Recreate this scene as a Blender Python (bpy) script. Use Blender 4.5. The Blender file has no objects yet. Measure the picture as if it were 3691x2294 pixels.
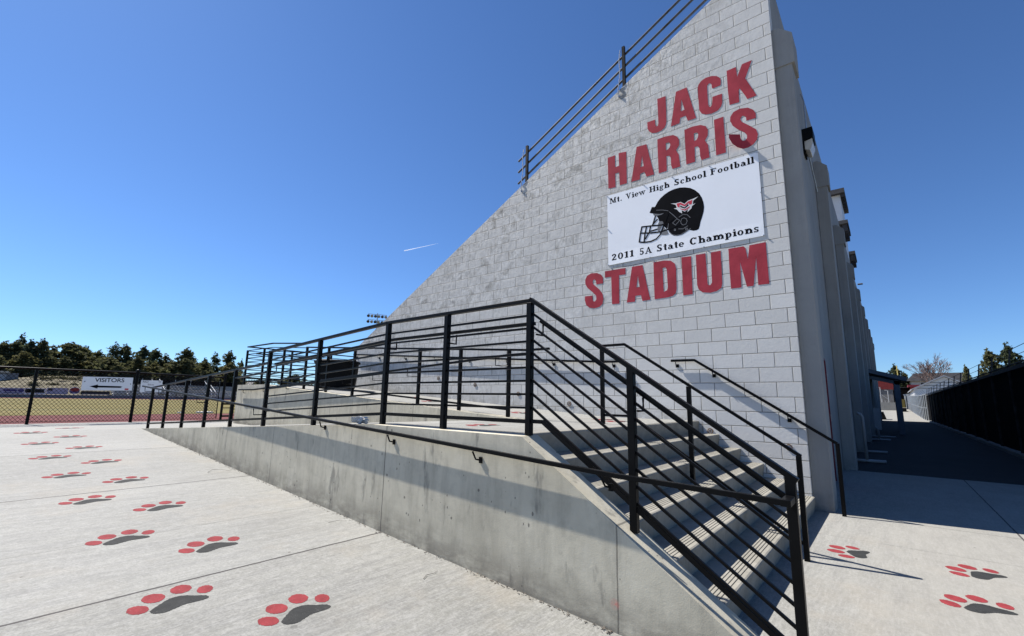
import bpy, math, random
from mathutils import Vector, Matrix
from mathutils.geometry import tessellate_polygon

R_ = math.radians
S = bpy.context.scene
COL = S.collection

# ------------------------------------------------------------------ camera
def make_camera():
    a, b, c = 0.6815, 0.1711, -0.0169            # yaw, pitch, roll
    rz = Matrix.Rotation(a, 3, 'Z')
    rx = Matrix.Rotation(b, 3, 'X')
    ry = Matrix.Rotation(c, 3, 'Y')
    m = rz @ rx @ ry                              # columns: right, forward, up
    right, fwd, up = m.col[0], m.col[1], m.col[2]
    rot = Matrix((right, up, -fwd)).transposed()
    cd = bpy.data.cameras.new("camera")
    cam = bpy.data.objects.new("camera", cd)
    COL.objects.link(cam)
    cam.matrix_world = Matrix.Translation((0.8863, -7.0648, 1.3233)) @ rot.to_4x4()
    cd.sensor_fit = 'HORIZONTAL'
    cd.sensor_width = 36.0
    cd.lens = 1629.99 / 3691.0 * 36.0
    cd.shift_x = (3691 / 2 - 1872.98) / 3691.0
    cd.shift_y = (1161.99 - 2294 / 2) / 3691.0
    cd.clip_start = 0.05
    cd.clip_end = 3000
    S.camera = cam
make_camera()

# ------------------------------------------------------------------ light
SUN = Vector((-0.630, -0.114, 0.768)).normalized()
world = bpy.data.worlds.new("World")
S.world = world
world.use_nodes = True
wt = world.node_tree
bg = wt.nodes["Background"]
sky = wt.nodes.new("ShaderNodeTexSky")
sky.sky_type = 'NISHITA'
sky.sun_disc = False
sky.sun_elevation = math.asin(SUN.z)
sky.sun_rotation = math.atan2(SUN.x, SUN.y)
sky.altitude = 1100
sky.air_density = 1.0
sky.dust_density = 0.35
sky.ozone_density = 2.5
tint = wt.nodes.new("ShaderNodeMix")               # deeper, cleaner blue of dry high desert air
tint.data_type = 'RGBA'
tint.blend_type = 'MULTIPLY'
tint.inputs[0].default_value = 1.0
tint.inputs[7].default_value = (0.62, 0.875, 1.20, 1.0)
wt.links.new(sky.outputs[0], tint.inputs[6])
wt.links.new(tint.outputs[2], bg.inputs[0])
bg.inputs[1].default_value = 0.060

sl = bpy.data.lights.new("sun", 'SUN')
sl.energy = 5.0
sl.angle = R_(0.53)
sl.color = (1.0, 0.955, 0.89)
so = bpy.data.objects.new("sun", sl)
COL.objects.link(so)
so.rotation_euler = SUN.to_track_quat('Z', 'Y').to_euler()

S.view_settings.view_transform = 'Standard'
S.view_settings.look = 'None'
S.view_settings.exposure = 1.0
S.view_settings.gamma = 1.0
S.cycles.max_bounces = 6
S.cycles.diffuse_bounces = 3
S.cycles.glossy_bounces = 3

# ------------------------------------------------------------------ nodes
class NT:
    def __init__(s, name):
        s.m = bpy.data.materials.new(name)
        s.m.use_nodes = True
        s.t = s.m.node_tree
        s.b = s.t.nodes["Principled BSDF"]
        s._pos = None
    def n(s, typ, **kw):
        nd = s.t.nodes.new(typ)
        for k, v in kw.items():
            if k.startswith('i_'):
                key = k[2:]
                key = int(key) if key.isdigit() else key.replace('_', ' ')
                nd.inputs[key].default_value = v
            else:
                setattr(nd, k, v)
        return nd
    def l(s, a, b):
        s.t.links.new(a, b)
    def pos(s):
        if s._pos is None:
            s._pos = s.n("ShaderNodeNewGeometry").outputs["Position"]
        return s._pos
    def math(s, op, a, b=None, c=None, clamp=False):
        nd = s.n("ShaderNodeMath", operation=op)
        nd.use_clamp = clamp
        for i, v in enumerate((a, b, c)):
            if v is None:
                continue
            if isinstance(v, (int, float)):
                nd.inputs[i].default_value = v
            else:
                s.l(v, nd.inputs[i])
        return nd.outputs[0]
    def scaled(s, sc, off=(0, 0, 0), src=None):
        mp = s.n("ShaderNodeMapping")
        mp.inputs["Scale"].default_value = sc
        mp.inputs["Location"].default_value = off
        s.l(src if src is not None else s.pos(), mp.inputs[0])
        return mp.outputs[0]
    def noise(s, scale=1.0, detail=4.0, rough=0.55, vec=None, dist=0.0):
        nd = s.n("ShaderNodeTexNoise")
        nd.inputs["Scale"].default_value = scale
        nd.inputs["Detail"].default_value = detail
        nd.inputs["Roughness"].default_value = rough
        nd.inputs["Distortion"].default_value = dist
        s.l(vec if vec is not None else s.pos(), nd.inputs["Vector"])
        return nd.outputs[0]
    def ramp(s, fac, p0, p1, c0=(0, 0, 0, 1), c1=(1, 1, 1, 1)):
        nd = s.n("ShaderNodeValToRGB")
        e = nd.color_ramp.elements
        e[0].position, e[1].position = p0, p1
        e[0].color, e[1].color = c0, c1
        s.l(fac, nd.inputs[0])
        return nd.outputs[0]
    def mix(s, fac, a, b, typ='MIX'):
        nd = s.n("ShaderNodeMix", data_type='RGBA', blend_type=typ)
        for i, v in ((0, fac), (6, a), (7, b)):
            if isinstance(v, (int, float)):
                nd.inputs[i].default_value = v
            elif isinstance(v, tuple):
                nd.inputs[i].default_value = (v + (1.0,))[:4]
            else:
                s.l(v, nd.inputs[i])
        return nd.outputs[2]
    def bump(s, h, strength=0.3, dist=0.01, prev=None):
        nd = s.n("ShaderNodeBump")
        nd.inputs["Strength"].default_value = strength
        nd.inputs["Distance"].default_value = dist
        s.l(h, nd.inputs["Height"])
        if prev is not None:
            s.l(prev, nd.inputs["Normal"])
        return nd.outputs[0]
    def sep(s):
        sp = s.n("ShaderNodeSeparateXYZ")
        s.l(s.pos(), sp.inputs[0])
        return sp.outputs
    def out(s, col=None, rough=0.8, metal=0.0, normal=None, spec=0.3):
        if col is not None:
            if isinstance(col, tuple):
                s.b.inputs["Base Color"].default_value = (col + (1.0,))[:4]
            else:
                s.l(col, s.b.inputs["Base Color"])
        if isinstance(rough, (int, float)):
            s.b.inputs["Roughness"].default_value = rough
        else:
            s.l(rough, s.b.inputs["Roughness"])
        s.b.inputs["Metallic"].default_value = metal
        s.b.inputs["Specular IOR Level"].default_value = spec
        if normal is not None:
            s.l(normal, s.b.inputs["Normal"])
        return s.m

def simple(name, col, rough=0.7, metal=0.0, var=0.12, scale=6.0, bump=0.0, bscale=60.0, spec=0.3):
    t = NT(name)
    nz = t.noise(scale, 5.0)
    lo = tuple(max(0.0, c * (1 - var)) for c in col)
    hi = tuple(min(1.0, c * (1 + var)) for c in col)
    c = t.mix(t.ramp(nz, 0.3, 0.7), lo, hi)
    nm = None
    if bump:
        nm = t.bump(t.noise(bscale, 4.0), bump, 0.01)
    return t.out(c, rough, metal, nm, spec)

# --- painted concrete block
def mat_block():
    t = NT("painted_block")
    x, y, z = t.sep()
    cx = t.n("ShaderNodeCombineXYZ")
    wob = t.math('MULTIPLY', t.math('SUBTRACT', t.noise(3.0, 3.0), 0.5), 0.006)
    t.l(t.math('ADD', x, 0.094 + 0.2032), cx.inputs[0])
    t.l(t.math('ADD', z, wob), cx.inputs[1])
    def brick(mortar, smooth):
        br = t.n("ShaderNodeTexBrick", offset=0.5, offset_frequency=2, squash=1.0)
        t.l(cx.outputs[0], br.inputs["Vector"])
        for k, v in (("Scale", 1.0), ("Mortar Size", mortar), ("Mortar Smooth", smooth), ("Bias", 0.0),
                     ("Brick Width", 0.4064), ("Row Height", 0.2032)):
            br.inputs[k].default_value = v
        return br
    br = brick(0.0040, 0.2)
    br.inputs["Color1"].default_value = (0.555, 0.548, 0.525, 1)
    br.inputs["Color2"].default_value = (0.635, 0.628, 0.603, 1)
    br.inputs["Mortar"].default_value = (0.17, 0.168, 0.16, 1)
    rnd_ = brick(0.0, 0.0)                       # a random grey per block
    rnd_.inputs["Color1"].default_value = (0, 0, 0, 1)
    rnd_.inputs["Color2"].default_value = (1, 1, 1, 1)
    # weathering: grime washed down from the raking top edge
    d = t.math('SUBTRACT', t.math('ADD', t.math('MULTIPLY', x, 0.528), 8.436), z)
    near = t.math('SUBTRACT', 1.0, t.math('DIVIDE', d, 5.6), clamp=True)
    left = t.math('MULTIPLY', t.math('SUBTRACT', t.math('MULTIPLY', x, -1.0), 0.0), 0.50, clamp=True)
    zone = t.math('MULTIPLY', near, left)
    blotch = t.ramp(t.noise(3.4, 9.0, 0.74, dist=0.7), 0.44, 0.62)
    streak = t.ramp(t.noise(7.5, 9.0, 0.78, vec=t.scaled((2.0, 2.0, 0.8))), 0.46, 0.62)
    per = t.math('MULTIPLY_ADD', rnd_.outputs["Color"], 1.0, 0.32)
    g = t.math('ADD', t.math('MULTIPLY', blotch, 0.60), t.math('MULTIPLY', streak, 0.55))
    g = t.math('MULTIPLY', t.math('MULTIPLY', g, per), t.math('POWER', zone, 0.7), clamp=True)
    c = t.mix(t.math('MULTIPLY', g, 0.95), br.outputs["Color"], (0.20, 0.192, 0.170))
    pit = t.ramp(t.noise(13.0, 6.0, 0.75, dist=0.5, vec=t.scaled((1, 1, 1), (2, 9, 4))), 0.63, 0.68)
    c = t.mix(t.math('MULTIPLY', t.math('MULTIPLY', pit, zone), 0.75), c, (0.12, 0.115, 0.10))
    flake = t.ramp(t.noise(9.0, 5.0, 0.7, vec=t.scaled((1, 1, 1), (7, 3, 5))), 0.64, 0.70)
    c = t.mix(t.math('MULTIPLY', t.math('MULTIPLY', flake, zone), 0.7), c, (0.70, 0.69, 0.66))
    c = t.mix(t.math('MULTIPLY', t.ramp(t.noise(2.3, 7.0, 0.68), 0.42, 0.72), 0.25), c, (0.47, 0.465, 0.445))
    c = t.mix(t.math('MULTIPLY', t.ramp(t.noise(30.0, 5.0, 0.7), 0.45, 0.7), 0.16), c, (0.38, 0.375, 0.36))
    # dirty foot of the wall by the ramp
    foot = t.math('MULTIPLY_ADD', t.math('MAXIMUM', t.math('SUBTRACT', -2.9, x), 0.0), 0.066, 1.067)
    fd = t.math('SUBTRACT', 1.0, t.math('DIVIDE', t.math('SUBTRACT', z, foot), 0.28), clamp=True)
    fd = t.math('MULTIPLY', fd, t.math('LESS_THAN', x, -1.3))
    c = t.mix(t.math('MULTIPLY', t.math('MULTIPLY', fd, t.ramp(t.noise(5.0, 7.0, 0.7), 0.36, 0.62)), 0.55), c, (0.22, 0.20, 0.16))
    jt = brick(0.0085, 0.85)
    nm = t.bump(t.math('SUBTRACT', 1.0, jt.outputs["Fac"]), 1.0, 0.008)
    nm = t.bump(t.noise(34.0, 6.0, 0.68), 0.30, 0.008, nm)
    chips = t.ramp(t.noise(11.0, 7.0, 0.72, dist=0.6), 0.40, 0.72)
    nm = t.bump(t.math('MULTIPLY', chips, t.math('ADD', t.math('MULTIPLY', zone, 0.85), 0.12)), 0.40, 0.012, nm)
    return t.out(c, 0.7, 0, nm, 0.2)

# --- broom finished pavement
def joints(t, coord, xs, w):
    acc = None
    for x0, k in xs:
        f = t.math('MULTIPLY', t.math('COMPARE', coord, x0, w), k)
        acc = f if acc is None else t.math('MAXIMUM', acc, f)
    return acc

def mat_pavement():
    t = NT("pavement_concrete")
    x, y, z = t.sep()
    a = t.noise(0.45, 7.0, 0.66)
    b = t.noise(2.6, 9.0, 0.74, vec=t.scaled((4.5, 0.40, 1.0)))
    b2 = t.noise(9.0, 7.0, 0.75, vec=t.scaled((6.0, 0.8, 1.0), (4, 2, 0)))
    f = t.noise(75.0, 4.0, 0.7)
    c = t.mix(t.ramp(a, 0.32, 0.70), (0.172, 0.170, 0.152), (0.262, 0.259, 0.236))
    c = t.mix(t.math('MULTIPLY', t.ramp(b, 0.44, 0.58), 0.62), c, (0.150, 0.149, 0.141))
    c = t.mix(t.math('MULTIPLY', t.ramp(b2, 0.46, 0.60), 0.40), c, (0.345, 0.343, 0.325))
    c = t.mix(t.math('MULTIPLY', t.ramp(t.noise(16.0, 7.0, 0.75), 0.44, 0.66), 0.30), c, (0.365, 0.36, 0.34))
    c = t.mix(t.math('MULTIPLY', t.ramp(f, 0.46, 0.60), 0.42), c, (0.128, 0.127, 0.119))
    c = t.mix(t.math('MULTIPLY', t.ramp(t.noise(42.0, 5.0, 0.75, vec=t.scaled((1, 1, 1), (5, 1, 2))), 0.50, 0.62), 0.26), c, (0.35, 0.345, 0.32))
    spots = t.ramp(t.noise(0.9, 6.0, 0.65, vec=t.scaled((1.0, 1.0, 1.0), (3, 8, 0))), 0.54, 0.72)
    c = t.mix(t.math('MULTIPLY', spots, 0.35), c, (0.285, 0.245, 0.185))
    for x0, k in ((-2.8, 0.10), (-5.75, -0.07), (-8.63, 0.08)):
        fac_ = t.math('MULTIPLY', t.math('LESS_THAN', x, x0), abs(k))
        c = t.mix(fac_, c, (0.40, 0.40, 0.385) if k > 0 else (0.10, 0.10, 0.095))
    gum = t.n("ShaderNodeTexVoronoi", i_Scale=1.15)
    t.l(t.scaled((1, 1, 0.01)), gum.inputs["Vector"])
    c = t.mix(t.math('MULTIPLY', t.math('LESS_THAN', gum.outputs[0], 0.022), 0.55), c, (0.09, 0.088, 0.082))
    wet = t.ramp(t.noise(0.75, 8.0, 0.7, vec=t.scaled((1.6, 0.5, 1.0), (1, 4, 0)), dist=1.0), 0.58, 0.63)
    c = t.mix(t.math('MULTIPLY', wet, 0.17), c, (0.12, 0.115, 0.105))
    rsd = t.ramp(x, 0.0, 1.0)
    c = t.mix(t.math('MULTIPLY', rsd, 0.45), c, t.mix(t.ramp(t.noise(1.4, 8.0, 0.7), 0.35, 0.65), (0.235, 0.222, 0.192), (0.31, 0.296, 0.262)))
    dirt = t.n("ShaderNodeTexVoronoi", i_Scale=3.1)
    t.l(t.pos(), dirt.inputs["Vector"])
    c = t.mix(t.math('MULTIPLY', t.math('LESS_THAN', dirt.outputs[0], 0.035), 0.8), c, (0.10, 0.09, 0.08))
    wig = t.math('MULTIPLY', t.math('SUBTRACT', t.noise(9.0, 3.0), 0.5), 0.012)
    xw = t.math('ADD', x, wig)
    yw = t.math('ADD', y, wig)
    j = joints(t, xw, [(-2.80, 1.0), (-3.95, 0.22), (-5.75, 1.0), (-8.63, 0.8), (-11.5, 0.8)], 0.0105)
    onleft = t.math('LESS_THAN', x, -0.6)
    j = t.math('MULTIPLY', j, onleft)
    jx = joints(t, xw, [(1.82, 1.0), (4.9, 1.0)], 0.008)
    jy = joints(t, yw, [(-1.15, 0.35), (0.06, 0.7)], 0.006)
    right = t.math('GREATER_THAN', x, 0.05)
    jr = t.math('MULTIPLY', t.math('MAXIMUM', jx, jy), right)
    j = t.math('MAXIMUM', j, jr)
    c = t.mix(t.math('MULTIPLY', j, 0.88), c, (0.035, 0.03, 0.03))
    nm = t.bump(t.noise(3.0, 6.0, 0.7, vec=t.scaled((60.0, 3.0, 1.0))), 0.22, 0.004)
    nm = t.bump(f, 0.35, 0.004, nm)
    nm = t.bump(t.math('SUBTRACT', 1.0, j), 0.8, 0.006, nm)
    return t.out(c, 0.85, 0, nm, 0.25)

# --- board formed concrete wall
def mat_cast():
    t = NT("cast_concrete")
    x, y, z = t.sep()
    a = t.noise(1.1, 7.0, 0.65)
    v = t.noise(2.4, 7.0, 0.68, vec=t.scaled((3.0, 3.0, 0.55)))
    c = t.mix(t.ramp(a, 0.3, 0.7), (0.440, 0.405, 0.315), (0.62, 0.575, 0.455))
    c = t.mix(t.math('MULTIPLY', t.ramp(v, 0.46, 0.70), 0.50), c, (0.27, 0.25, 0.195))
    smear = t.ramp(t.noise(5.5, 5.0, 0.6, vec=t.scaled((1.5, 1.5, 0.42), (2, 5, 1))), 0.60, 0.70)
    c = t.mix(t.math('MULTIPLY', smear, 0.62), c, (0.135, 0.13, 0.115))
    pale = t.ramp(t.noise(2.8, 6.0, 0.65, vec=t.scaled((1.2, 1.2, 0.6), (9, 1, 4))), 0.55, 0.72)
    c = t.mix(t.math('MULTIPLY', pale, 0.40), c, (0.60, 0.565, 0.47))
    c = t.mix(t.math('MULTIPLY', t.ramp(t.noise(9.0, 6.0, 0.7), 0.50, 0.78), 0.45), c, (0.29, 0.27, 0.215))
    # stains low on the wall following the pavement
    hgt = t.math('SUBTRACT', z, t.math('MULTIPLY', t.math('ADD', t.math('MULTIPLY', x, -1.0), -0.45), 0.0545))
    low = t.math('SUBTRACT', 1.0, t.math('DIVIDE', hgt, 0.26), clamp=True)
    lw = t.math('MULTIPLY', low, t.ramp(t.noise(4.0, 7.0, 0.7, vec=t.scaled((1.0, 1.0, 2.2))), 0.30, 0.56))
    c = t.mix(t.math('MULTIPLY', lw, 0.72), c, (0.13, 0.115, 0.095))
    # bug holes
    vo = t.n("ShaderNodeTexVoronoi", i_Scale=13.0)
    t.l(t.scaled((1.35, 1.0, 0.8)), vo.inputs["Vector"])
    th = t.math('MULTIPLY', t.ramp(t.noise(2.3, 4.0, 0.6), 0.40, 0.66), 0.15)
    hole = t.math('LESS_THAN', vo.outputs[0], th)
    vo2 = t.n("ShaderNodeTexVoronoi", i_Scale=5.0)
    t.l(t.pos(), vo2.inputs["Vector"])
    hole2 = t.math('LESS_THAN', vo2.outputs[0], 0.055)
    hole = t.math('MAXIMUM', hole, hole2)
    c = t.mix(t.math('MULTIPLY', hole, 0.65), c, (0.07, 0.065, 0.06))
    j = joints(t, t.math('ADD', x, t.math('MULTIPLY', t.math('SUBTRACT', t.noise(14.0, 3.0), 0.5), 0.006)),
               [(-7.0, 0.7), (-5.19, 0.8), (-2.82, 1.0), (-0.46, 0.8)], 0.005)
    c = t.mix(t.math('MULTIPLY', j, 0.75), c, (0.06, 0.055, 0.05))
    # a spray of red marking paint by the last joint
    dx = t.math('ADD', x, 0.48)
    dz = t.math('SUBTRACT', z, 0.155)
    rr = t.math('SQRT', t.math('ADD', t.math('MULTIPLY', dx, dx), t.math('MULTIPLY', dz, dz)))
    red = t.math('MULTIPLY', t.math('SUBTRACT', 1.0, t.math('DIVIDE', rr, 0.035), clamp=True), t.ramp(t.noise(40.0, 4.0), 0.35, 0.6))
    c = t.mix(t.math('MULTIPLY', red, 0.9), c, (0.60, 0.16, 0.13))
    nm = t.bump(t.math('SUBTRACT', 1.0, t.math('MAXIMUM', hole, j)), 0.8, 0.006)
    nm = t.bump(t.noise(14.0, 6.0, 0.7), 0.13, 0.010, nm)
    nm = t.bump(t.noise(120.0, 3.0, 0.6), 0.25, 0.003, nm)
    return t.out(c, 0.85, 0, nm, 0.25)

def mat_step():
    t = NT("step_concrete")
    a = t.noise(4.0, 7.0, 0.65)
    c = t.mix(t.ramp(a, 0.3, 0.7), (0.20, 0.19, 0.16), (0.29, 0.275, 0.238))
    c = t.mix(t.math('MULTIPLY', t.ramp(t.noise(15.0, 6.0, 0.7), 0.5, 0.75), 0.5), c, (0.14, 0.13, 0.11))
    nm = t.bump(t.noise(90.0, 4.0, 0.6), 0.3, 0.004)
    return t.out(c, 0.85, 0, nm, 0.25)

def mat_grass():
    t = NT("dormant_grass")
    c = t.mix(t.ramp(t.noise(0.12, 6.0, 0.6), 0.3, 0.7), (0.125, 0.102, 0.036), (0.185, 0.150, 0.058))
    c = t.mix(t.math('MULTIPLY', t.ramp(t.noise(0.9, 6.0, 0.7, vec=t.scaled((1.0, 0.12, 1.0))), 0.4, 0.7), 0.5), c, (0.095, 0.083, 0.028))
    band = t.ramp(t.noise(0.30, 4.0, 0.6, vec=t.scaled((1.0, 0.02, 1.0))), 0.42, 0.58)
    c = t.mix(t.math('MULTIPLY', band, 0.42), c, (0.088, 0.088, 0.026))
    x, y, z = t.sep()
    ln = joints(t, x, [(-31.0, 0.5), (-56.0, 0.4), (-80.0, 0.5)], 0.07)
    c = t.mix(ln, c, (0.35, 0.34, 0.30))
    nm = t.bump(t.noise(20.0, 4.0, 0.7), 0.5, 0.03)
    return t.out(c, 0.95, 0, nm, 0.1)

def mat_asphalt():
    t = NT("asphalt")
    c = t.mix(t.ramp(t.noise(0.8, 6.0, 0.65), 0.3, 0.7), (0.016, 0.016, 0.017), (0.028, 0.028, 0.029))
    c = t.mix(t.math('MULTIPLY', t.ramp(t.noise(150.0, 3.0, 0.6), 0.5, 0.75), 0.4), c, (0.055, 0.055, 0.055))
    nm = t.bump(t.noise(120.0, 3.0, 0.6), 0.5, 0.006)
    return t.out(c, 0.9, 0, nm, 0.25)

def mat_leaf(name, a, b, d):
    t = NT(name)
    nz = t.noise(0.9, 4.0, 0.6)
    c = t.mix(t.ramp(nz, 0.35, 0.65), a, b)
    c = t.mix(t.ramp(t.noise(3.5, 3.0, 0.6), 0.5, 0.75), c, d)
    t.out(c, 0.85, 0, None, 0.1)
    tr = t.n("ShaderNodeBsdfTranslucent")
    t.l(c, tr.inputs["Color"])
    mx = t.n("ShaderNodeMixShader")
    mx.inputs[0].default_value = 0.42
    t.l(t.b.outputs[0], mx.inputs[1]); t.l(tr.outputs[0], mx.inputs[2])
    o = [n for n in t.t.nodes if n.type == 'OUTPUT_MATERIAL'][0]
    t.l(mx.outputs[0], o.inputs["Surface"])
    return t.m

def mat_rail():
    t = NT("black_rail_paint")
    c = t.mix(t.ramp(t.noise(9.0, 5.0), 0.3, 0.7), (0.0022, 0.0023, 0.0026), (0.0042, 0.0043, 0.0048))
    sc = t.ramp(t.noise(38.0, 6.0, 0.75), 0.64, 0.72)
    c = t.mix(t.math('MULTIPLY', sc, 0.55), c, (0.035, 0.034, 0.032))
    r = t.math('MULTIPLY_ADD', t.noise(14.0, 5.0, 0.7), 0.35, 0.22)
    nm = t.bump(t.noise(45.0, 4.0, 0.6), 0.08, 0.004)
    return t.out(c, r, 0, nm, 0.10)

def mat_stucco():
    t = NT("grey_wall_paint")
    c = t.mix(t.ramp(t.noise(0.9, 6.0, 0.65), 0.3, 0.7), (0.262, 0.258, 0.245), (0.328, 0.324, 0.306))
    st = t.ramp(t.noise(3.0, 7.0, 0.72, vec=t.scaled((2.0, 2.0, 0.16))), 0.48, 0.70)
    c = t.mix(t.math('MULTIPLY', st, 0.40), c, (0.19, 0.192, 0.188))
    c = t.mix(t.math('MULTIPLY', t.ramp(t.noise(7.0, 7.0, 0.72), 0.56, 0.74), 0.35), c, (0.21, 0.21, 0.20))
    x, y, z = t.sep()
    low = t.math('SUBTRACT', 1.0, t.math('DIVIDE', z, 0.35), clamp=True)
    c = t.mix(t.math('MULTIPLY', t.math('MULTIPLY', low, t.ramp(t.noise(5.0, 6.0, 0.7), 0.35, 0.6)), 0.6), c, (0.12, 0.115, 0.105))
    nm = t.bump(t.noise(60.0, 5.0, 0.65), 0.30, 0.006)
    return t.out(c, 0.8, 0, nm, 0.15)

def mat_paint(name, col, worn):
    t = NT(name)
    lo = tuple(k * 0.72 for k in col); hi = tuple(k * 1.2 for k in col)
    c = t.mix(t.ramp(t.noise(14.0, 6.0, 0.7), 0.3, 0.7), lo, hi)
    w = t.ramp(t.noise(95.0, 5.0, 0.75), 0.58, 0.68)
    big = t.ramp(t.noise(6.0, 5.0, 0.7), 0.35, 0.70)
    c = t.mix(t.math('MULTIPLY', t.math('MULTIPLY', w, big), worn), c, (0.24, 0.235, 0.215))
    nm = t.bump(t.noise(75.0, 4.0, 0.7), 0.55, 0.004)
    return t.out(c, 0.85, 0, nm, 0.15)

def mat_vapour():
    t = NT("vapour")
    tl = t.n("ShaderNodeBsdfTranslucent"); tl.inputs["Color"].default_value = (0.95, 0.97, 1, 1)
    df = t.n("ShaderNodeBsdfDiffuse"); df.inputs["Color"].default_value = (0.95, 0.97, 1, 1)
    m1 = t.n("ShaderNodeMixShader"); m1.inputs[0].default_value = 0.5
    t.l(tl.outputs[0], m1.inputs[1]); t.l(df.outputs[0], m1.inputs[2])
    tp = t.n("ShaderNodeBsdfTransparent")
    m2 = t.n("ShaderNodeMixShader")
    t.l(t.ramp(t.noise(0.010, 4.0, 0.6), 0.30, 0.75, (0.15, 0.15, 0.15, 1), (0.55, 0.55, 0.55, 1)), m2.inputs[0])
    t.l(m1.outputs[0], m2.inputs[2]); t.l(tp.outputs[0], m2.inputs[1])
    o = [n for n in t.t.nodes if n.type == 'OUTPUT_MATERIAL'][0]
    t.l(m2.outputs[0], o.inputs["Surface"])
    return t.m

M = dict(
    block=mat_block(), pave=mat_pavement(), cast=mat_cast(), step=mat_step(), grass=mat_grass(), asphalt=mat_asphalt(),
    black=mat_rail(),
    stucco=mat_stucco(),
    red=simple("red_letter_paint", (0.345, 0.043, 0.060), 0.7, 0, 0.16, 4.0, 0.15, 30, 0.08),
    redside=simple("red_letter_edge", (0.28, 0.035, 0.05), 0.7, 0, 0.10, 3.0, 0, 60, 0.08),
    sign=simple("white_sign_panel", (0.80, 0.82, 0.85), 0.5, 0, 0.025, 2.0),
    ink=simple("black_sign_ink", (0.005, 0.0055, 0.0075), 0.7, 0, 0.2, 5.0, 0, 60, 0.03),
    inkgrey=simple("grey_sign_ink", (0.17, 0.175, 0.185), 0.6, 0, 0.15, 5.0, 0, 60, 0.05),
    inkred=simple("red_sign_ink", (0.50, 0.025, 0.05), 0.5, 0, 0.1, 5.0),
    white=simple("white_paint", (0.66, 0.66, 0.65), 0.5, 0, 0.04, 5.0),
    galv=simple("galvanised_steel", (0.46, 0.47, 0.48), 0.38, 0.8, 0.15, 12.0),
    alu=simple("bleacher_aluminium", (0.30, 0.315, 0.34), 0.5, 0.3, 0.12, 3.0),
    fabric=simple("black_screen_fabric", (0.004, 0.004, 0.0042), 0.95, 0, 0.4, 2.0, 0.3, 40, 0.05),
    dust=simple("dusty_rail", (0.055, 0.055, 0.056), 0.7, 0, 0.6, 5.0),
    blackpipe=simple("worn_black_pipe", (0.030, 0.030, 0.031), 0.7, 0, 0.5, 5.0, 0, 60, 0.1),
    slat=simple("grey_green_slat", (0.030, 0.034, 0.034), 0.8, 0, 0.25, 2.0, 0, 60, 0.05),
    track=simple("running_track", (0.112, 0.037, 0.036), 0.95, 0, 0.14, 0.5, 0.3, 40, 0.1),
    soil=simple("dry_soil", (0.14, 0.115, 0.07), 0.95, 0, 0.3, 0.3, 0.4, 3, 0.1),
    hill=simple("rocky_slope", (0.125, 0.11, 0.075), 0.95, 0, 0.6, 0.5, 0.6, 1.5, 0.1),
    bark=simple("bark", (0.085, 0.06, 0.045), 0.95, 0, 0.3, 4.0),
    plastic=simple("black_plastic", (0.006, 0.006, 0.0065), 0.5, 0, 0.2, 6.0, 0, 60, 0.1),
    curbgrey=simple("retaining_curb", (0.19, 0.19, 0.20), 0.9, 0, 0.12, 1.0),
    roof=simple("dark_roof", (0.055, 0.055, 0.06), 0.8, 0, 0.2, 2.0),
    roofgrey=simple("grey_shingle", (0.14, 0.135, 0.13), 0.9, 0, 0.2, 1.0),
    timber=simple("grey_timber", (0.13, 0.145, 0.17), 0.8, 0, 0.15, 3.0),
    siding=simple("red_siding", (0.30, 0.045, 0.035), 0.7, 0, 0.12, 2.0),
    cement=simple("far_cement", (0.20, 0.20, 0.19), 0.9, 0, 0.10, 1.0),
    pvc=simple("white_pipe", (0.34, 0.345, 0.35), 0.4, 0, 0.05, 5.0),
    doorred=simple("door_red", (0.16, 0.02, 0.03), 0.5, 0, 0.15, 5.0),
    lens=simple("frosted_lens", (0.62, 0.58, 0.50), 0.25, 0, 0.15, 12.0, 0, 60, 0.6),
    pawred=mat_paint("paw_red_paint", (0.215, 0.030, 0.035), 0.65),
    pawgrey=mat_paint("paw_grey_paint", (0.030, 0.031, 0.031), 0.5),
    rust=simple("rusty_ring", (0.16, 0.10, 0.06), 0.8, 0, 0.4, 30.0),
    twig=simple("dry_twig", (0.10, 0.085, 0.07), 0.9, 0, 0.3, 20.0),
    paper=simple("crumpled_paper", (0.72, 0.70, 0.66), 0.8, 0, 0.1, 20.0, 0.2, 30, 0.1),
    yellow=simple("yellow_pole_paint", (0.45, 0.36, 0.11), 0.7, 0, 0.1, 4.0),
    wood=simple("pale_wood", (0.42, 0.33, 0.18), 0.8, 0, 0.2, 4.0),
    blueban=simple("pale_blue_banner", (0.40, 0.41, 0.48), 0.7, 0, 0.08, 2.0),
    purple=simple("violet_ink", (0.07, 0.06, 0.18), 0.7, 0, 0.2, 4.0),
    darkban=simple("dark_banner", (0.03, 0.032, 0.03), 0.7, 0, 0.3, 3.0),
    cloud=mat_vapour(),
    tan=simple("tan_wall", (0.50, 0.44, 0.36), 0.85, 0, 0.10, 1.0),
    leaf1=mat_leaf("juniper_green", (0.062, 0.068, 0.030), (0.105, 0.108, 0.052), (0.135, 0.125, 0.065)),
    leaf2=mat_leaf("pine_green", (0.042, 0.056, 0.030), (0.075, 0.092, 0.050), (0.10, 0.108, 0.060)),
    leaf3=mat_leaf("olive_green", (0.082, 0.082, 0.032), (0.13, 0.122, 0.054), (0.155, 0.138, 0.065)),
    sage=mat_leaf("sage_scrub", (0.070, 0.066, 0.036), (0.105, 0.098, 0.056), (0.13, 0.12, 0.075)),
    twigs=simple("bare_twigs", (0.17, 0.12, 0.105), 0.9, 0, 0.2, 2.0),
)

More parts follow.
